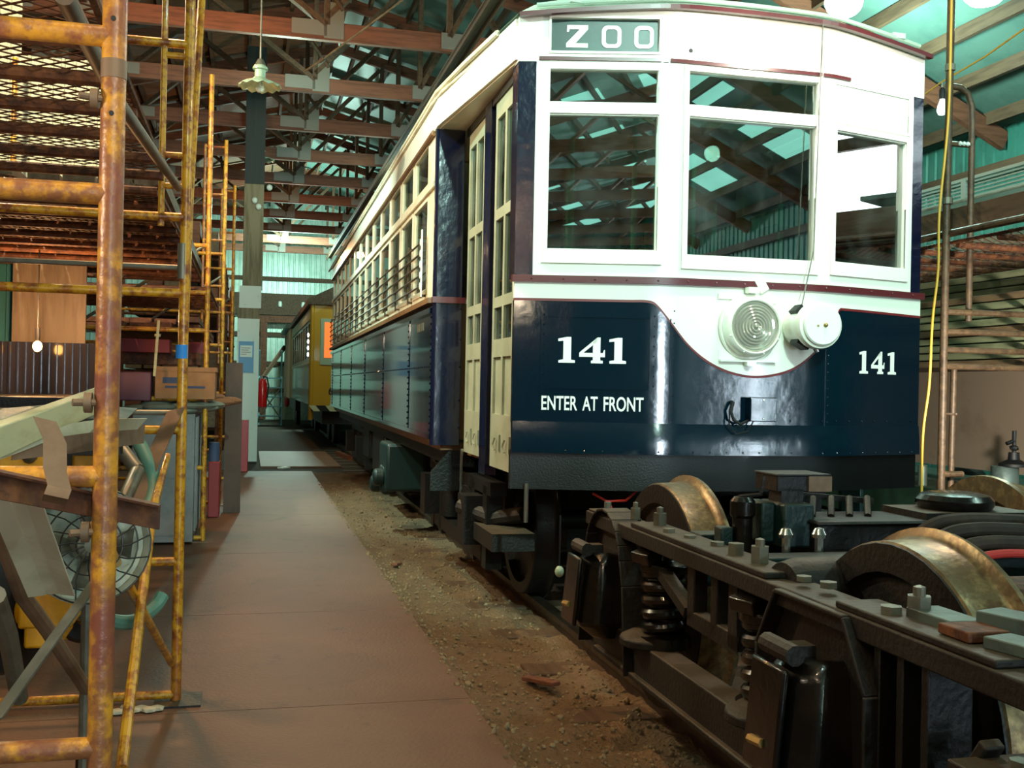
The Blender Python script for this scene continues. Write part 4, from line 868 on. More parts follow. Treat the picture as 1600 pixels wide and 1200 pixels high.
# bogies under the tram
for yc in (2.0, 9.6):
    mb = MB()
    for s in (-1, 1):
        x = s*1.05; mb.bb(x-.05, x+.05, yc-1.15, yc+1.15, .70, .78); mb.bb(x-.05, x+.05, yc-.9, yc+.9, .28, .38)
        for y in (yc-.8, yc+.8): mb.bb(x-.05, x+.05, y-.25, y-.13, .25, .75); mb.bb(x-.05, x+.05, y+.13, y+.25, .25, .75); mb.bb(x-.02*s, x+s*.16, y-.11, y+.11, .38, .68)
        for y in (yc-.4, yc+.4): mb.lathe([(0, 0), (.09, 0), (.09, .3), (0, .3)], (x, y, .4), seg=14)
        mb.tube([(x, yc-1.2, .45), (x, yc-.95, .5)], .04, 8)
    mb.bb(-1, 1, yc-.2, yc+.2, .6, .82); mb.bb(-.5, .5, yc-.75, yc+.75, .32, .72)
    bg = mb.part('bogie', 'black', tram)
    for y in (yc-.8, yc+.8):
        for s in (-1, 1): wheel_mb(s*.735, y, s).part('wheel', 'black', bg)
        MB().tube([(-1.1, y, AZ), (1.1, y, AZ)], .06, 12).part('axle', 'black', bg)
mb = MB(); mb.tube([(-1.2, 1.25, .60), (-1.05, 1.0, .55), (-.9, .8, .6)], .05, 10); mb.bb(-1.15, -.9, .55, 1.1, .42, .52); mb.part('brake_gear', 'toplit_dustiron', tram)
mb = MB(); mb.bb(-1.32, -.95, 4.3, 4.9, .38, .82); mb.bb(-1.34, -1.2, 4.45, 4.75, .34, .6); mb.lathe([(0, 0), (.08, 0), (.08, .12), (0, .12)], (-1.42, 4.5, .5), (1, 0, 0), 14); mb.lathe([(0, 0), (.08, 0), (.08, .12), (0, .12)], (-1.42, 4.72, .42), (1, 0, 0), 14)
mb.part('compressor', 'greeniron', tram, 'green compressor casting', bevel=.03)  # compressor takes the dark green casting colour
MB().beam(tw(-1.0, 6.2, .22), tw(-.75, 7.6, .26), .1, .04).solo('timber_plank', 'lumber', 'pale timber plank lying under the tram behind the front bogie', 'plank')
MB().beam(at(527, 708, 15.8), at(548, 716, 15.0), .06, .06).solo('timber_plank', 'wood', 'short orange-brown timber lying on the dirt beyond the tram rear', 'plank')
MB().box((.55, 17.0, .02), (.2, .1, .02), (0, 0, .9)).solo('paper_scrap', 'paperw', 'pale scrap of paper on the far end of the path', 'scrap')
# ================================================================== LEFT: SCAFFOLD TOWERS AND CLUTTER
XS = -.262
def frame_parts(t, y, x1, x0, z0, z1, rungs, m='yel', r=.021, brace=None, sub=None):
    MB().tube([(x1, y, z0), (x1, y, z1)], r, 14).part('leg', m, t); MB().tube([(x0, y, z0), (x0, y, z1)], r, 14).part('leg', m, t)
    for z in rungs: MB().tube([(x1, y, z), (x0, y, z)], r*.9, 12).part('rung', m, t)
T1 = thing('scaffold_tower', 'rusty yellow scaffold tower nearest the camera on the left', 'scaffold', (-1.0, 3.2, 0))
XA = -.2275
frame_parts(T1, 1.85, XA, -1.75, 0, 3.4, (.12, .745, 1.19, 1.655, 1.915, 2.35), 'yelr', .0198)
frame_parts(T1, 4.66, -.275, -1.80, 0, 3.4, (.03, .59, 1.144, 1.72, 2.04, 2.77), 'yel')
for z in (1.215, 1.83): MB().tube([(-.275, 4.68, z), (-1.8, 4.68, z)], .012, 10).part('rung', 'galv', T1)
for z0_, z1_, m_ in ((2.02, 2.10, 'tan'),): MB().tube([(XA, 1.85, 1.845), (XA, 1.85, 1.876)], .0208, 16).part('coupling_collar', m_, T1, 'bare grey-brown coupling sleeve')
MB().tube([(-.283, 4.66, 1.78), (-.283, 4.66, 1.93)], .0225, 16).part('coupling_collar', 'galv', T1, 'grey coupling sleeve')
for z in (1.94, 1.785): MB().tube([(XA, 1.8285, z), (XA, 1.834, z)], .0042, 8).part('pin_hole', 'rub', T1)
for z, L in ((1.81, .03), (1.312, .03), (1.10, .03)):
    mb = MB(); mb.tube([(XA-.015, 1.845, z), (XA-.02-L, 1.83, z)], .006, 8); mb.lathe([(0, 0), (.017, 0), (.017, .012), (0, .012)], (XA-.034, 1.845, z), (1, 0, 0), 12); mb.part('brace_stud', 'tan', T1)
MB().tube([at(100, -8, 1.95), at(185, 160, 2.9), at(278, 293, 4.62)], .018, 12).part('horizontal_brace', 'tan', T1, 'long grey-brown diagonal pipe')
# inner ladder verticals of the second frame
MB().tube([(-.375, 4.66, 2.0), (-.375, 4.66, 3.4)], .013, 10).part('ladder_rail', 'yel', T1)
for z in (2.17, 2.30, 2.72): MB().tube([(-.275, 4.66, z), (-.375, 4.66, z)], .013, 10).part('ladder_rung', 'yel', T1)
# lower cross braces
MB().tube([at(150, 820, 2.6), at(190, 893, 3.3), at(268, 1037, 4.62)], .014, 10).part('cross_brace', 'yel', T1)
MB().tube([at(262, 712, 4.6), at(238, 800, 3.9), at(190, 1200, 3.0)], [.012, .016, .016], 10).part('cross_brace', 'yel', T1)
MB().ribbon([at(152, 905, 2.2), at(75, 1010, 2.1), at(-10, 1128, 2.0)], (.028, 0, .012), .004).part('cross_brace', 'galv', T1, 'grey flat brace')
MB().ribbon([at(275, 640, 4.6), at(238, 720, 4.4), at(205, 800, 4.2)], (.07, 0, .02), .005).part('cross_brace', 'tan', T1, 'brown flat brace')
MB().bb(-.36, -.17, 4.56, 4.76, -.0, .008).part('base_plate', 'toplit_dustiron', T1)
MB().bb(-.31, -.15, 1.77, 1.93, 0, .008).part('base_plate', 'tan', T1)
def mesh_deck(t, x0, x1, y0, y1, z, ntube, loaded=False):
    mb = MB(); n = ntube
    for i in range(n+1):
        y = y0+(y1-y0)*i/n; mb.tube([(x0, y, z), (x1, y, z)], .021, 10)
    for x in (x0, x1): mb.tube([(x, y0, z+.02), (x, y1, z+.02)], .012, 8)
    d = mb.part('deck_frame', 'rust', t)
    mb = MB(); p = .06; W = x1-x0
    zz = z+.026; k = -int((y1-y0)/p)
    i = 0
    c = y0-W
    while c < y1:
        for sg in (1, -1):
            # line x from x0..x1, y = c + (x-x0)*1 (or mirrored)
            a0, a1 = (c, c+W*.8)
            xa, xb, ya, yb = (x0, x1, a0, a1) if sg > 0 else (x1, x0, a0, a1)
            t0 = max(0, (y0-ya)/(yb-ya)); t1 = min(1, (y1-ya)/(yb-ya))
            if t1 > t0: mb.beam((xa+(xb-xa)*t0, ya+(yb-ya)*t0, zz), (xa+(xb-xa)*t1, ya+(yb-ya)*t1, zz), .006, .003)
        c += p
    mb.part('expanded_mesh', 'rust', d)
mesh_deck(T1, -1.72, -.36, 1.4, 4.55, 2.19, 9)
# blue tape, leaning pole
MB().lathe([(.0235, 0), (.0255, 0), (.0255, .058), (.0235, .058)], (-.28, 4.66, 1.445), seg=24).solo('tape', 'blue', 'band of bright blue masking tape wrapped round a yellow scaffold leg', 'tape')
MB().tube([at(316, -15, 5.1), at(297, 300, 5.0), at(284, 640, 4.95), at(278, 900, 4.9)], .018, 10).solo('leaning_pole', 'yel', 'long yellow pole leaning behind the taped scaffold leg', 'pole')
# far towers
def far_tower(label, xy, ztop, rungs, x0, deckz=None, inner=None, y2=None, mid=()):
    t = thing('scaffold_tower', label, 'scaffold', ((xy[0]+x0)/2, xy[1], 0))
    frame_parts(t, xy[1], xy[0], x0, 0, ztop, rungs, 'yel', .021)
    for xx in mid:
        MB().tube([(xx, xy[1]+.02, 1.6), (xx, xy[1]+.02, ztop-.05)], .016, 10).part('ladder_rail', 'yelr', t)
        for z in (1.9, 2.4, 2.9, 3.4, ztop-.08): MB().tube([(xx, xy[1]+.02, z), (xy[0], xy[1], z)], .013, 8).part('ladder_rung', 'yelr', t)
    MB().tube([(xy[0]-.03, xy[1], 2.5), (xy[0]-1.2, xy[1]+.05, 1.7)], .014, 8).part('cross_brace', 'galv', t)
    MB().bb(xy[0]-.09, xy[0]+.09, xy[1]-.09, xy[1]+.09, 0, .006).part('base_plate', 'tan', t)
    if deckz: mesh_deck(t, x0+.05, xy[0]-.06, xy[1]-4.3 if xy[1] < 10 else xy[1]-2.4, xy[1]-.1, deckz, 10)
    return t
far_tower('yellow scaffold tower second along the path, single tall leg before the grey cabinet', (-.36, 9.3), 3.95, (.03, .62, 1.2, 1.78, 2.1, 2.5), -1.9, 2.2)
far_tower('yellow scaffold tower third along the path, behind the cardboard box', (-.30, 12.0), 4.0, (.03, .6, 1.2, 1.75, 2.25, 2.75), -1.85, 2.15, mid=(-.52,))
far_tower('yellow scaffold tower farthest along the path, next to the white post', (-.25, 15.0), 4.05, (.03, .6, 1.2, 1.75, 2.3, 2.9), -1.8, None, mid=(-.42,))
# dark loads on the far decks and racks: boards seen end on
rn = random.Random(3)
for k in range(9):
    x = -1.75+.16*k; y = 5.0+rn.random()*.3
    MB().bb(x-.07, x+.07, y, y+3.9, 2.25, 2.29+rn.random()*.03).solo('scaffold_plank', 'plankb', 'dark plank of the row lying on the second scaffold deck', 'plank', 'planks on the second deck')
for k in range(10):
    x = -1.35+.2*(k % 5)+rn.random()*.03; z = 1.80+.055*(k//5)
    MB().bb(x-.09, x+.09, 9.36+rn.random()*.5, 13.4, z, z+.045).solo('stored_board', 'rust', 'dark reddish board stored on the scaffold rungs under the deck', 'board', 'boards racked under the deck')
for k, (x, y, z, L, mm, lb) in enumerate(((-.95, 9.9, 1.6, .5, 'redd', 'red painted board standing among the racked timber'), (-.8, 10.4, 1.5, .7, 'rust', 'brown steel strip laid beneath the racked boards'), (-.5, 10.9, 1.62, .2, 'redd', 'short red strip at the end of the rack'))):
    MB().bb(x-L/2, x+L/2, y, y+.3, z, z+.12).solo('rack_board', mm, lb, 'board', bevel=.004)
# back wall on the left: plywood panels, bench, added warm bulb
MB().bb(-1.68, -1.18, 8.3, 8.33, .9, 2.35).solo('plywood_sheet', 'ply', 'tan plywood sheet standing behind the near scaffold', 'panel')
mb = ribbed(-6.4, -1.7, 0, 2.5, .12, .03); bmesh.ops.translate(mb.bm, vec=(0, 8.5, .0), verts=mb.bm.verts); o = mb.solo('ribbed_sheet', 'tealtin', 'glossy dark teal ribbed sheet with orange lamp reflections behind the scaffold', 'sheet')
mb = ribbed(-2.0, -.95, 1.24, 1.6, .05, .02); bmesh.ops.translate(mb.bm, vec=(0, 7.9, .0), verts=mb.bm.verts); mb.solo('glossy_sheet', 'winv', 'dark glossy ribbed sheet catching orange lamp light behind the scaffold', 'sheet')
t = thing('added_lit_bulb', 'small warm bulb added for the orange glow behind the near scaffold', 'bulb', (-1.36, 7.5, 1.52)); MB().sphere((-1.36, 7.5, 1.56), .03, (1, 1, 1.2), 2).part('bulb', 'warmglow', t); MB().tube([(-1.36, 7.5, 1.6), (-1.36, 7.5, 1.68)], .016, 8).part('holder', 'rub', t); MB().tube([(-1.36, 7.5, 1.68), (-1.36, 7.5, 2.19)], .004, 6).part('cord', 'rub', t)  # added bulb stands in for orange lamp reflections
mb = MB(); mb.bb(-4.5, -1.05, 6.6, 7.8, .6, 1.18); mb.bb(-4.5, -1.0, 6.55, 7.85, 1.18, 1.24); mb.solo('work_bench', 'black', 'dark long bench behind the left scaffold', 'bench')
for k, (x0, x1, z1) in enumerate(((-1.95, -1.2, 4.1), (-2.75, -2.0, 4.6), (-3.6, -2.8, 4.4), (-4.5, -3.65, 4.7))):
    mb = ribbed(x0, x1, 2.3, z1, .09, .02); bmesh.ops.translate(mb.bm, vec=(0, 9.75+.04*k, 0), verts=mb.bm.verts)
    mb.solo('fibreglass_sheet', 'fibre', 'pale ribbed sheet standing upright on the scaffold, the %s one from the path' % NTH[k], 'sheet', 'pale sheets stored upright on the scaffold')
# ---- foreground clutter
MB().beam(at(-40, 702, 2.1), at(168, 618, 3.3), .035, .062, up=(0, 0, 1)).solo('timber_plank', 'lumber', 'pale sawn plank lying slanted through the near scaffold', 'plank', bevel=.003)
MB().ribbon([at(-30, 722, 2.3), at(55, 690, 2.5), at(100, 672, 2.65), at(150, 665, 2.8), at(222, 662, 3.4)], (.02, .085, .03), .003).solo('bent_flashing', 'sheet', 'pale bent sheet metal strip under the sawn plank', 'metal strip')
MB().ribbon([at(-20, 650, 3.2), at(90, 640, 3.5), at(205, 648, 3.8)], (0, .4, .03), .004).solo('metal_sheet', 'tealiron', 'grey-green metal sheet lying flat behind the sawn plank', 'metal sheet')
MB().ribbon([at(20, 700, 2.9), at(120, 690, 3.1), at(225, 678, 3.6)], (.0, .03, .06), .003).solo('bent_flashing', 'tan', 'brown metal strip below the pale flashing', 'metal strip')
mb = MB(); a, b = at(-30, 752, 1.74), at(249, 808, 1.96); mb.ribbon([a, (a+b)/2, b], (0, .012, .042), .004); mb.ribbon([a+Vector((0, .0, .02)), (a+b)/2+Vector((0, 0, .02)), b+Vector((0, 0, .02))], (0, .035, .0), .004)
mb.solo('angle_iron', 'rust', 'long rusty angle iron lying across the near scaffold leg', 'angle iron')
MB().ribbon([at(70, 655, 1.75), at(86, 690, 1.74), at(86, 735, 1.72), at(93, 762, 1.71)], (.034, 0, -.008), .003).ribbon([at(93, 762, 1.71), at(88, 775, 1.70), at(84, 785, 1.73)], (.034, 0, -.008), .003).solo('bent_strap', 'tan', 'tan bent steel strap hooked over the rusty angle iron', 'strap')
mb = MB(); A, B = at(22, 775, 1.95), at(82, 930, 2.25); d = Vector((.024, 0, 0))
for k, (dx, dy) in enumerate(((-.028, 0), (0, .018), (.028, 0))): mb.ribbon([A+Vector((dx, dy, 0)), B+Vector((dx, dy, 0))], (.03, .02 if k == 0 else -.02 if k == 2 else 0, 0), .003)
mb.solo('metal_channel', 'sheet', 'pale folded metal channel leaning down below the angle iron', 'channel')
MB().tube([at(-10, 800, 2.2), at(35, 930, 2.5), at(75, 985, 2.7), at(140, 1085, 3.2)], .018, 10).solo('steel_pipe', 'tan', 'scaly brown pipe leaning on the floor below the channel', 'pipe', 'loose pipes')
MB().tube([at(-8, 930, 2.4), at(12, 990, 2.6), at(30, 1090, 2.9)], .022, 10).solo('steel_pipe', 'galv', 'thick grey pipe leaning at the left edge of the photo', 'pipe', 'loose pipes')
# drum fan
fx, fy, fz_ = at(133, 850, 3.1); fr = .155
F = thing('drum_fan', 'round grey-green drum fan with wire guard among the scrap', 'fan', (fx, fy, fz_-fr-.02))
AXF = Vector((.35, -1, .1)).normalized()
MB().lathe([(fr*.97, -.04), (fr, -.05), (fr+.004, -.04), (fr+.004, .07), (fr*.98, .08), (fr*.97, -.04)], (fx, fy, fz_), AXF, 40).part('drum', 'fan', F)
MB().lathe([(fr*.97, .02), (fr*.7, -.02), (.05, -.035), (0, -.035)], (fx, fy, fz_), AXF, 32).part('back_plate', 'fan', F)
q = Vector((0, 0, 1)).rotation_difference(AXF).to_matrix()
mb = MB()
for r_ in (.04, .08, .12, .155): mb.tube([Vector((fx, fy, fz_))+q @ Vector((r_*math.cos(2*PI*k/32), r_*math.sin(2*PI*k/32), .085)) for k in range(33)], .0022, 6)
for k in range(16): mb.tube([Vector((fx, fy, fz_))+q @ Vector((r_*math.cos(2*PI*k/16+r_*3), r_*math.sin(2*PI*k/16+r_*3), .087)) for r_ in (.02, .06, .1, .155)], .0022, 6)
mb.part('wire_guard', 'wire', F)
for k in range(4):
    a = k*PI/2+.3; mb = MB(); R = [Vector((fx, fy, fz_))+q @ Vector((r_*math.cos(a+o), r_*math.sin(a+o), h_)) for r_, o, h_ in ((.04, -.3, .02), (.125, -.35, .02), (.125, .35, .055), (.04, .3, .04))]
    vs = [mb.bm.verts.new(v) for v in R]; mb.bm.faces.new(vs); b_ = mb.part('blade', 'galv', F); md = b_.modifiers.new('S', 'SOLIDIFY'); md.thickness = .003
MB().lathe([(0, .06), (.03, .055), (.045, .035), (.045, -.03), (0, -.03)], (fx, fy, fz_), AXF, 20).part('motor_hub', 'galv', F)
mb = MB(); mb.tube([(fx, fy+.05, fz_-fr), (fx, fy+.05, .02)], .014, 8); mb.lathe([(0, 0), (.14, 0), (.13, .015), (.03, .03), (0, .03)], (fx, fy+.05, 0), seg=24); mb.part('stand', 'galv', F)
# yellow machine with rubber wheels and green hose
YM = thing('compressor', 'yellow machine with black tyre and teal pipe behind the scrap', 'machine', (-1.0, 3.75, 0))
mb = MB(); p = at(38, 720, 3.5); mb.box(p, (.20, .3, .075)); p2 = at(143, 725, 3.7); mb.box(p2, (.09, .2, .08)); p3 = at(85, 935, 3.5); mb.box(p3, (.15, .3, .12)); p4 = at(78, 962, 3.48); mb.box(p4, (.10, .25, .14))
mb.bb(-.98, -.5, 3.7, 3.9, .85, .93); mb.bb(-1.0, -.48, 3.68, 3.92, .50, .56)
for x in (-.98, -.5): mb.bb(x-.02, x+.02, 3.72, 3.9, .05, .9)
mb.part('body', 'yelm', YM, bevel=.008)
w_ = at(24, 948, 3.45); MB().lathe([(.06, -.05), (.15, -.055), (.19, -.04), (.2, 0), (.19, .04), (.15, .055), (.06, .05)], w_, (1, -.6, 0), 32).part('tyre', 'rub', YM, 'black rubber tyre')
MB().lathe([(0, -.04), (.06, -.045), (.1, -.03), (.1, .03), (.06, .045), (0, .04)], w_, (1, -.6, 0), 24).part('wheel_hub', 'yelm', YM)
w2 = at(133, 962, 3.7); MB().lathe([(.03, -.03), (.075, -.03), (.09, 0), (.075, .03), (.03, .03)], w2, (.3, -1, 0), 24).part('castor', 'rub', YM)
MB().tube(curve([at(118, 945, 3.6), at(150, 965, 3.65), at(205, 972, 3.8), at(240, 950, 4.0), at(254, 930, 4.05)]), .025, 10).part('teal_pipe', 'teal', YM)
MB().sphere(at(46, 708, 3.35), .025, (1, 1, 1.3), 2).box(at(46, 700, 3.35), (.03, .03, .05)).part('valve', 'galv', YM)
mb = MB(); mb.box(at(95, 700, 3.6), (.3, .1, .04)); mb.box(at(150, 697, 3.5), (.15, .08, .05)); mb.part('black_bar', 'rub', YM)
MB().tube(curve([at(190, 672, 4.6), at(215, 690, 4.5), at(233, 728, 4.4), at(240, 765, 4.3), at(230, 800, 4.2)]), .028, 12).solo('hose', 'teal', 'thick teal rubber hose curving down behind the near scaffold leg', 'hose')
MB().tube([at(188, 700, 4.3), at(215, 735, 4.2)], .028, 12).tube([at(215, 735, 4.2), at(190, 790, 4.0)], .026, 12).solo('elbow_pipe', 'galv', 'grey elbow pipe beside the teal hose', 'pipe')
p = at(133, 1025, 3.55); t = thing('plastic_jar', 'small crinkled clear plastic jar on the floor beneath the fan', 'jar', (p.x, p.y, .0))
s_ = p.z*0; MB().lathe([(0, 0), (.035, 0), (.042, .02), (.042, .09), (.025, .11), (.02, .13), (0, .13)], (p.x, p.y, .0), seg=20).part('body', 'clear', t); MB().lathe([(0, .128), (.022, .128), (.022, .16), (0, .16)], (p.x, p.y, 0), seg=14).part('neck', 'rub', t)
mb = MB(); p = at(222, 1100, 4.55)
for k in range(7): mb.sphere((-.52+.03*k, 4.5+rn.random()*.07, .012), .025, (1.3, 1, .6), 1)
mb.solo('rag', 'rag', 'crumpled off-white rag on the floor by the scaffold foot', 'rag')
# cabinet group in mid distance
CB = thing('cabinet', 'grey metal cabinet standing beyond the taped scaffold leg', 'cabinet', (-.66, 9.55, 0))
MB().bb(-.92, -.43, 9.1, 10.2, .02, 1.08).part('body', 'cabinet', CB, bevel=.006)
MB().bb(-.9, -.45, 9.085, 9.1, .55, 1.05).part('door', 'cabinet', CB); MB().bb(-.9, -.45, 9.085, 9.1, .08, .5).part('drawer', 'cabinet', CB)
mb = MB()
for k in range(5): mb.bb(-.43, -.415, 9.2+k*.2, 9.22+k*.2, .1, 1.05)
mb.part('side_rib', 'cabinet', CB)
mb = MB()
for k in range(26): mb.sphere((-.9+.58*rn.random(), 9.05+rn.random()*.9, 1.10+rn.random()*.05), .09, (1.5, 1.2, .35), 2)
mb.solo('tarpaulin', 'tarp', 'crumpled grey-green sheet draped over the grey cabinet top', 'tarpaulin')
BX = thing('cardboard_box', 'brown cardboard box with blue print on the draped cabinet', 'box', (-.5, 9.4, 1.19))
MB().bb(-.76, -.28, 9.2, 9.6, 1.2, 1.44).part('carton', 'cardboard', BX, bevel=.004); MB().bb(-.775, -.27, 9.185, 9.615, 1.43, 1.468).part('lid', 'cardboard', BX)
mb = MB(); mb.bb(-.68, -.36, 9.196, 9.2, 1.29, 1.31); mb.bb(-.70, -.56, 9.196, 9.2, 1.33, 1.38); mb.part('print_band', 'stripe', BX)
MB().bb(-1.12, -.79, 9.2, 9.6, 1.18, 1.42).solo('storage_bin', 'bin', 'dark purple bin left of the cardboard box', 'bin', bevel=.01)
MB().tube([at(241, 588, 9.0), at(248, 500, 9.0)], .012, 8).tube([at(246, 526, 9.0), at(246.3, 522, 9.0)], .024, 8).solo('thin_rod', 'lumber', 'thin pale rod standing upright left of the cardboard box', 'rod')
MB().bb(-.24, -.07, 11.3, 11.42, 0, 1.55).solo('hardboard_panel', 'panelb', 'tall dark brown board standing on edge beside the path', 'board')
mb = MB()
for k in range(10): mb.sphere((-.42+.25*rn.random(), 10.0+rn.random()*.5, 1.13+rn.random()*.1), .08, (1.5, 1.2, .5), 2)
mb.solo('kraft_paper', 'paper', 'crumpled brown kraft paper hanging off the cabinet edge', 'paper')
MB().bb(-.38, -.27, 10.9, 11.2, 0, .55).solo('red_crate', 'redd', 'small dull red crate on the floor left of the brown board', 'crate', bevel=.01)
MB().lathe([(0, .55), (.055, .55), (.055, .72), (.05, .74), (0, .74)], (-.33, 11.05, .0), seg=20).solo('paint_can', 'stripe', 'blue can standing on the small red crate', 'can')
MB().bb(-.16, .0, 16.4, 16.7, 0, .78).solo('red_cabinet', 'red', 'red metal box on the floor before the white post', 'box', bevel=.01)
# ================================================================== RIGHT: SCAFFOLD, TIMBER RACK, FLATCAR
R1 = thing('scaffold_tower', 'brown rusted scaffold with hooped ladder on the right behind the tram', 'scaffold', (5.0, 5.9, 0))
MB().tube([(4.235, 5.8, 0), (4.24, 5.8, 2.6), (4.25, 5.8, 4.3)], .024, 14).part('leg', 'rbrown', R1)
MB().tube([(4.43, 5.82, 1.83), (4.43, 5.82, 3.1), (4.425, 5.82, 3.2), (4.39, 5.82, 3.28), (4.34, 5.82, 3.31), (4.25, 5.82, 3.315)], .02, 14).part('ladder_rail', 'rbrown', R1, 'hooped ladder rail')
MB().tube([(4.37, 5.9, 0), (4.39, 5.9, 1.55)], .02, 12).part('leg', 'rbrown', R1)
MB().tube([(4.25, 5.82, 2.95), (4.43, 5.82, 2.95)], .017, 10).part('ladder_rung', 'rbrown', R1)
for k in range(3): MB().sphere((4.335+.028*k, 5.805, 2.952), .016, sub=1).part('paint_splash', 'whitep', R1, 'white paint drip')
for z in (2.56, 3.4): MB().tube([(4.24, 5.79, z), (4.24, 5.79, z+.04)], .031, 10).part('clamp', 'galv', R1)
for z, x1 in ((1.885, 6.0), (1.76, 6.0), (1.645, 6.1), (1.54, 6.1), (.86, 4.39)):
    MB().tube([(4.24, 5.8, z), (x1, 5.8, z-.0)], .02, 10).part('rung', 'rbrown', R1)
MB().tube([(4.24, 5.79, 1.24), (4.29, 5.75, 1.24)], .008, 8).sphere((4.295, 5.748, 1.24), .013, sub=1).part('brace_stud', 'rbrown', R1)
MB().tube([(4.26, 3.6, 2.37), (4.26, 9.4, 2.39)], .022, 10).part('deck_rail', 'rbrown', R1)
mesh_deck(R1, 4.32, 6.05, 3.9, 9.2, 2.31, 14)
for x, y in ((6.1, 3.9), (6.1, 8.9), (4.3, 9.2)): MB().tube([(x, y, 0), (x, y, 3.0)], .022, 10).part('leg', 'rbrown', R1)
MB().bb(4.58, 4.64, 3.7, 9.4, 2.44, 2.62).solo('timber_beam', 'woodd', 'long brown timber lying on edge along the right scaffold deck', 'beam', bevel=.005)
MB().lathe([(0, 0), (.03, 0), (.032, .03), (.045, .035), (.045, .06), (.02, .075), (0, .08)], (4.61, 5.32, 2.62), seg=20).solo('ceramic_insulator', 'rag', 'small off-white insulator sitting on the brown timber edge', 'insulator')
t = thing('slatted_walkway', 'long grey slatted aluminium plank stored high on the right', 'plank', (5.6, 6.6, 2.92))
mb = MB(); mb.bb(5.55, 5.6, 4.2, 9.6, 2.93, 2.955); mb.bb(5.55, 5.6, 4.2, 9.6, 3.085, 3.11); mb.part('rail', 'alu', t)
for z in (2.975, 3.005, 3.035, 3.062): MB().bb(5.56, 5.58, 4.2, 9.6, z, z+.012).part('slat', 'alu', t)
for k in range(6): MB().bb(5.545, 5.6, 4.5+k*.95, 4.56+k*.95, 2.94, 3.1).part('cross_piece', 'alu', t)
MB().tube([(5.5, 4.2, 2.90), (5.5, 9.6, 2.905)], .022, 10).solo('steel_pipe', 'galv', 'grey pipe lying in front of the slatted plank on the right', 'pipe')
MB().bb(5.4, 6.15, 3.95, 9.4, 2.84, 2.875).solo('shelf_board', 'tin', 'thin pale board under the slatted plank', 'board')
MB().tube(curve([at(1487, -5, 5.55), at(1482, 180, 5.55), at(1468, 330, 5.55), at(1466, 420, 5.55), at(1457, 500, 5.55), at(1452, 600, 5.55), at(1442, 680, 5.55), at(1440, 790, 5.55)]), .0075, 8).solo('extension_cord', 'cordy', 'yellow extension cord hanging down along the right scaffold pole', 'cord')
rn = random.Random(11); nb = 0
POS = ['lowest', 'second', 'third', 'fourth', 'fifth', 'sixth', 'seventh', 'eighth', 'ninth', 'tenth', 'eleventh', 'twelfth']
for k in range(12):
    z = 1.56+k*.056; x = 4.9+rn.random()*.05+(.12 if k > 8 else 0)
    MB().bb(x, x+.9, 4.0+rn.random()*.3, 8.6+rn.random(), z, z+.047).solo('stacked_plank', 'plank' if k % 4 else 'plankb', 'wide grey-green plank on the right rack, %s from the bottom of the stack' % POS[k] if k else 'lowest wide grey-green plank on the right rack', 'plank', 'planks stacked on the right rack', bevel=.004)
MB().bb(6.2, 6.25, 3.5, 10, 2.2, 2.62).solo('primer_board', 'pinkwall', 'pinkish brown board behind the plank stack under the scaffold deck', 'board')
MB().bb(5.95, 6.0, 3.6, 10.5, .74, 1.60).solo('plywood_sheet', 'creamwall', 'big stained cream plywood panel standing on the green flatcar', 'panel')
FC = thing('flatcar', 'dark green flatcar on the right behind the truck', 'rail car', (5.9, 7, 0))
MB().bb(5.0, 6.6, 3.4, 11, .42, .64).part('deck', 'greencar', FC, bevel=.01)
MB().bb(4.96, 5.0, 3.4, 11, .36, .66).part('side_sill', 'greencar', FC)
for y in (4.3, 5.4, 6.6, 7.8): MB().bb(4.93, 4.97, y, y+.28, .3, .58).sphere((4.935, y+.1, .47), .02, sub=1).part('stake_pocket', 'greeniron', FC, bevel=.006)
for y in (4.6, 5.6, 8.4, 9.6):
    for s in (5.25, 6.4): MB().lathe([(0, -.05), (.3, -.05), (.33, -.03), (.36, .0), (.36, .03), (0, .03)], (s, y, .38), (1, 0, 0), 28).part('wheel', 'black', FC)
MB().bb(5.1, 5.2, 4.4, 9.8, .3, .45).part('side_frame', 'black', FC)
for k, (x, y, h, r, m_, lb) in enumerate(((5.2, 7.35, .16, .035, 'alu', 'shiny tin on the flatcar just beside the tram corner'), (5.25, 7.0, .07, .04, 'rub', 'small dark can beside the shiny tin on the flatcar'), (5.35, 5.45, .10, .025, 'alu', 'small bright tin at the far right of the flatcar'))):
    t = thing('tin_can', lb, 'can', (x, y, .64)); MB().lathe([(0, 0), (r, 0), (r, h), (0, h)], (x, y, .641), seg=20).part('body', m_, t); MB().lathe([(r, h-.008), (r+.003, h-.004), (r, h+.002), (0, h+.001)], (x, y, .641), seg=20).part('lid', m_, t)
t = thing('grease_drum', 'grey drum with black hand pump on the flatcar', 'drum', (5.15, 6.35, .64))
MB().lathe([(0, 0), (.09, 0), (.093, .1), (.09, .105), (.09, .22), (.093, .225), (.09, .23), (0, .23)], (5.15, 6.35, .641), seg=28).part('drum', 'tealiron', t)
mb = MB(); mb.lathe([(0, 0), (.1, 0), (.1, .02), (.04, .05), (.035, .1), (0, .1)], (5.18, 6.3, .87), seg=20); mb.tube([(5.18, 6.3, .95), (5.18, 6.3, 1.12)], .014, 8); mb.tube([(5.18, 6.3, 1.05), (5.12, 6.3, 1.03)], .014, 8); mb.sphere((5.18, 6.3, 1.0), .035, (1, 1, .7), 1); mb.part('pump', 'rub', t)
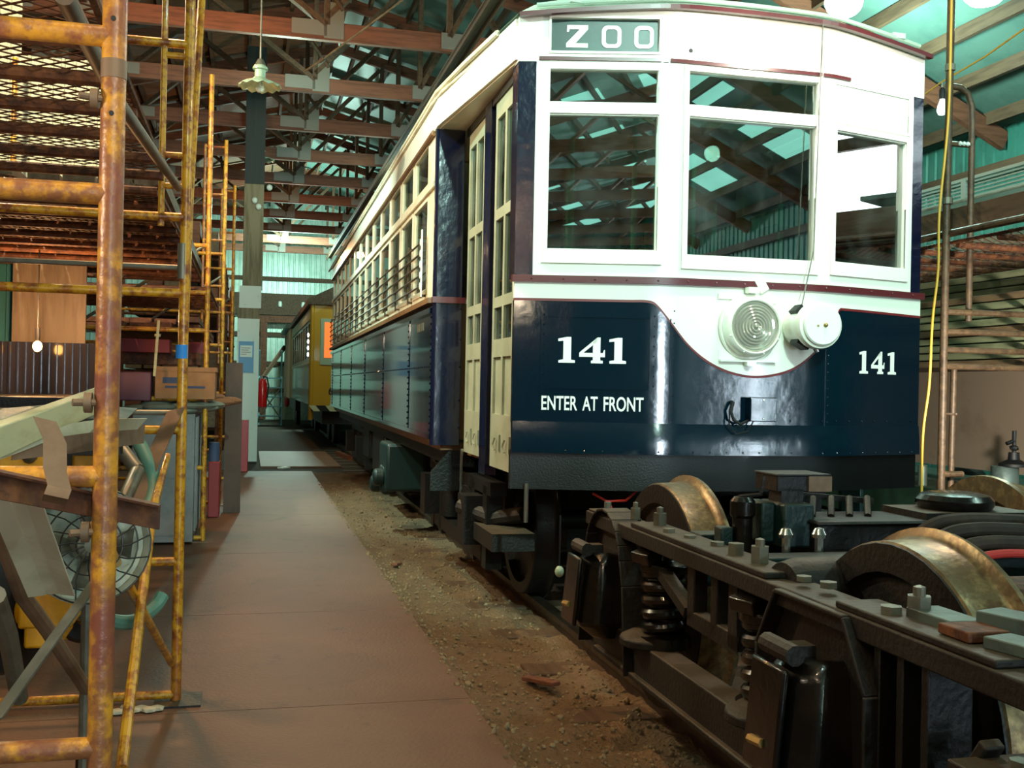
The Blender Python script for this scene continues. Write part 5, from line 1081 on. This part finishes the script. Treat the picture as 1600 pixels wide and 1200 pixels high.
# ================================================================== FAR END: OTHER CARS, LADDER, FRAME
Y = thing('tram', 'ochre yellow tram parked behind the cream and navy one', 'tram', (2.55, 28, 0))
MB().bb(1.22, 3.9, 22.4, 22.5, .9, 3.0).part('front_panel', 'tramy', Y, 'yellow front')
mb = sheetwall(lambda u, v: (1.24, u, v), [22.45, 32.5]+[22.9+k*1.2 for k in range(8)]+[23.8+k*1.2 for k in range(8)], [.9, 1.9, 2.65, 3.0], [(22.9+k*1.2, 23.8+k*1.2, 1.9, 2.65) for k in range(8)], .05, inward=(1, 0, 0)); mb.part('side_wall', 'tramg', Y)
for k in range(8): MB().bb(1.262, 1.268, 22.9+k*1.2, 23.8+k*1.2, 1.9, 2.65).part('side_window', 'winv', Y)
MB().bb(1.23, 1.25, 22.6, 32.5, 1.78, 1.84).part('belt_rail', 'palewall', Y); MB().bb(1.215, 1.25, 22.6, 32.5, 2.72, 2.95).part('letterboard', 'carcream', Y)
f = MB().bb(1.42, 2.1, 22.38, 22.4, 1.75, 2.72).part('window_frame', 'carcream', Y); MB().bb(1.5, 2.02, 22.37, 22.385, 1.9, 2.64).part('pane', 'winlit', f, 'orange-lit window')
MB().tube([(1.25, 22.42, .6), (1.25, 22.42, 3.0)], .05, 10).part('corner_post', 'tramy', Y)
mb = MB()
mb.prism([(1.15, 3.0), (4.0, 3.0), (4.0, 3.12), (3.3, 3.5), (1.9, 3.5), (1.15, 3.12)], 10.4, Matrix.Translation((0, 32.7, 0)) @ Matrix.Rotation(PI/2, 4, 'X')); mb.part('roof', 'woodd', Y)
mb = MB(); mb.bb(1.25, 3.9, 22.3, 22.4, .78, .9); mb.part('bumper', 'rub', Y)
mb = MB()
for k in range(7): mb.prism([(1.3+k*.34, .78), (1.44+k*.34, .78), (1.34+k*.34, .9), (1.2+k*.34, .9)], .006, Matrix.Translation((0, 22.3, 0)) @ Matrix.Rotation(PI/2, 4, 'X'))
mb.part('warning_stripe', 'lumber', Y, 'pale diagonal stripes')
me = text_mesh('6', .26, .9, .004)
for v in me.vertices: v.co = Vector((1.66+v.co.x, 22.395-v.co.z, 1.2+v.co.y))
me.materials.append(K['rub']); o = bpy.data.objects.new('numeral', me); COL.objects.link(o); o.parent = Y; o.location = (-2.55, -28, 0)
mb = MB(); mb.bb(1.5, 3.6, 22.6, 32.4, .5, .9)
for y in (23.4, 24.8, 30, 31.4): mb.lathe([(0, -.06), (.4, -.06), (.42, 0), (.42, .06), (0, .06)], (1.85, y, .46), (1, 0, 0), 24)
mb.part('running_gear', 'black', Y)
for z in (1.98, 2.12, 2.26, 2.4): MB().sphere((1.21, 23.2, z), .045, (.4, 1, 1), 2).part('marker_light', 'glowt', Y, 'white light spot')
Cc = thing('freight_car', 'pale green wooden car standing behind the yellow tram', 'rail car', (2.5, 35.5, 0))
MB().bb(1.2, 3.9, 33.4, 38.5, .9, 3.05).part('body', 'carcream', Cc)
mb = MB()
for y in (33.5, 34.3, 35.0, 36.4, 37.6): mb.bb(1.16, 1.2, y, y+.1, .9, 3.0)
mb.part('batten', 'whitep', Cc, 'pale vertical battens')
MB().prism([(1.05, 3.05), (4.0, 3.05), (4.0, 3.15), (2.6, 3.45), (1.05, 3.15)], 5.3, Matrix.Translation((0, 38.6, 0)) @ Matrix.Rotation(PI/2, 4, 'X')).part('roof', 'tin', Cc)
mb = MB(); mb.bb(1.4, 3.6, 33.5, 38, .5, .9)
for y in (34, 35.2): mb.lathe([(0, -.06), (.4, -.06), (.42, 0), (.42, .06), (0, .06)], (1.5, y, .46), (1, 0, 0), 24)
mb.part('running_gear', 'black', Cc)
MB().sphere((1.15, 33.8, .75), .16, (.5, 1, 1), 2).part('brake_lamp', 'redd', Cc, 'red lamp')
L = thing('step_ladder', 'blue-grey rolling step ladder near the end wall', 'ladder', (.65, 34.5, 0))
for x in (.3, 1.0):
    MB().beam((x, 34.2, 0), (x, 34.9, 1.55), .05, .06).part('leg', 'ladderb', L); MB().beam((x, 35.5, 0), (x, 35.0, 2.4), .05, .06).part('leg', 'ladderb', L)
for k in range(5): MB().bb(.3, 1.0, 34.2+.14*k, 34.45+.14*k, .28+.3*k, .32+.3*k).part('tread', 'ladderb', L)
MB().beam((.3, 35.4, .2), (1.0, 35.2, 1.2), .04, .04).part('brace', 'galv', L); MB().beam((1.0, 35.4, .2), (.3, 35.2, 1.2), .04, .04).part('brace', 'galv', L)
MB().beam((.35, 36.2, 1.4), (1.15, 37, 2.6), .08, .12).solo('leaning_timber', 'woodd', 'brown timber leaning diagonally behind the step ladder', 'timber')
t = thing('door_frame', 'red-brown door portal against the pale end wall', 'frame', (1.1, 40.3, 0))
MB().bb(.35, .6, 40.2, 40.4, 0, 3.6).part('post', 'rust', t); MB().bb(.3, 2.6, 40.2, 40.4, 3.6, 3.85).part('lintel', 'rust', t)
MB().bb(-1.2, 5, 40.5, 40.7, 3.9, 4.7).solo('wall_beam', 'woodd', 'wide timber beam across the end wall with white insulators', 'beam')
for k in range(4): MB().lathe([(0, 0), (.06, 0), (.08, .08), (.06, .2), (0, .22)], (.2+k*.85, 40.42, 4.2), seg=14).solo('wall_insulator', 'whitep', 'white insulator fixed along the beam on the end wall', 'insulator', 'insulators on the end wall')
# timber racks added past the scaffolds, to brown the tram side's reflection
rn = random.Random(5)
for r_, y0 in enumerate((17.2, 22.6, 28.0)):
    t = thing('added_timber_rack', '%s brown timber rack added far down the left for reflections' % ('nearest', 'middle', 'farthest')[r_], 'rack', (-1.2, y0+2.4, 0))
    for x in (-1.95, -.5):
        for y in (y0+.3, y0+4.4): MB().tube([(x, y, 0), (x, y, 3.6)], .03, 8).part('post', 'rust', t)
    for z in (.6, 1.5, 2.4, 3.3):
        for y in (y0+.3, y0+4.4): MB().tube([(-2.0, y, z), (-.45, y, z)], .025, 8).part('arm', 'rust', t)
    for q, z in enumerate((.64, 1.54, 2.44, 3.34)):
        for k in range(5):
            x = -1.76+.28*k; MB().bb(x-.12, x+.12, y0+rn.random()*.3, y0+4.6+rn.random()*.4, z, z+.35+rn.random()*.25).solo('added_far_board', ('wood', 'plankb', 'woodd')[(k+q) % 3], 'brown timber baulk on an added far left rack', 'timber', 'timbers on the added far left racks')
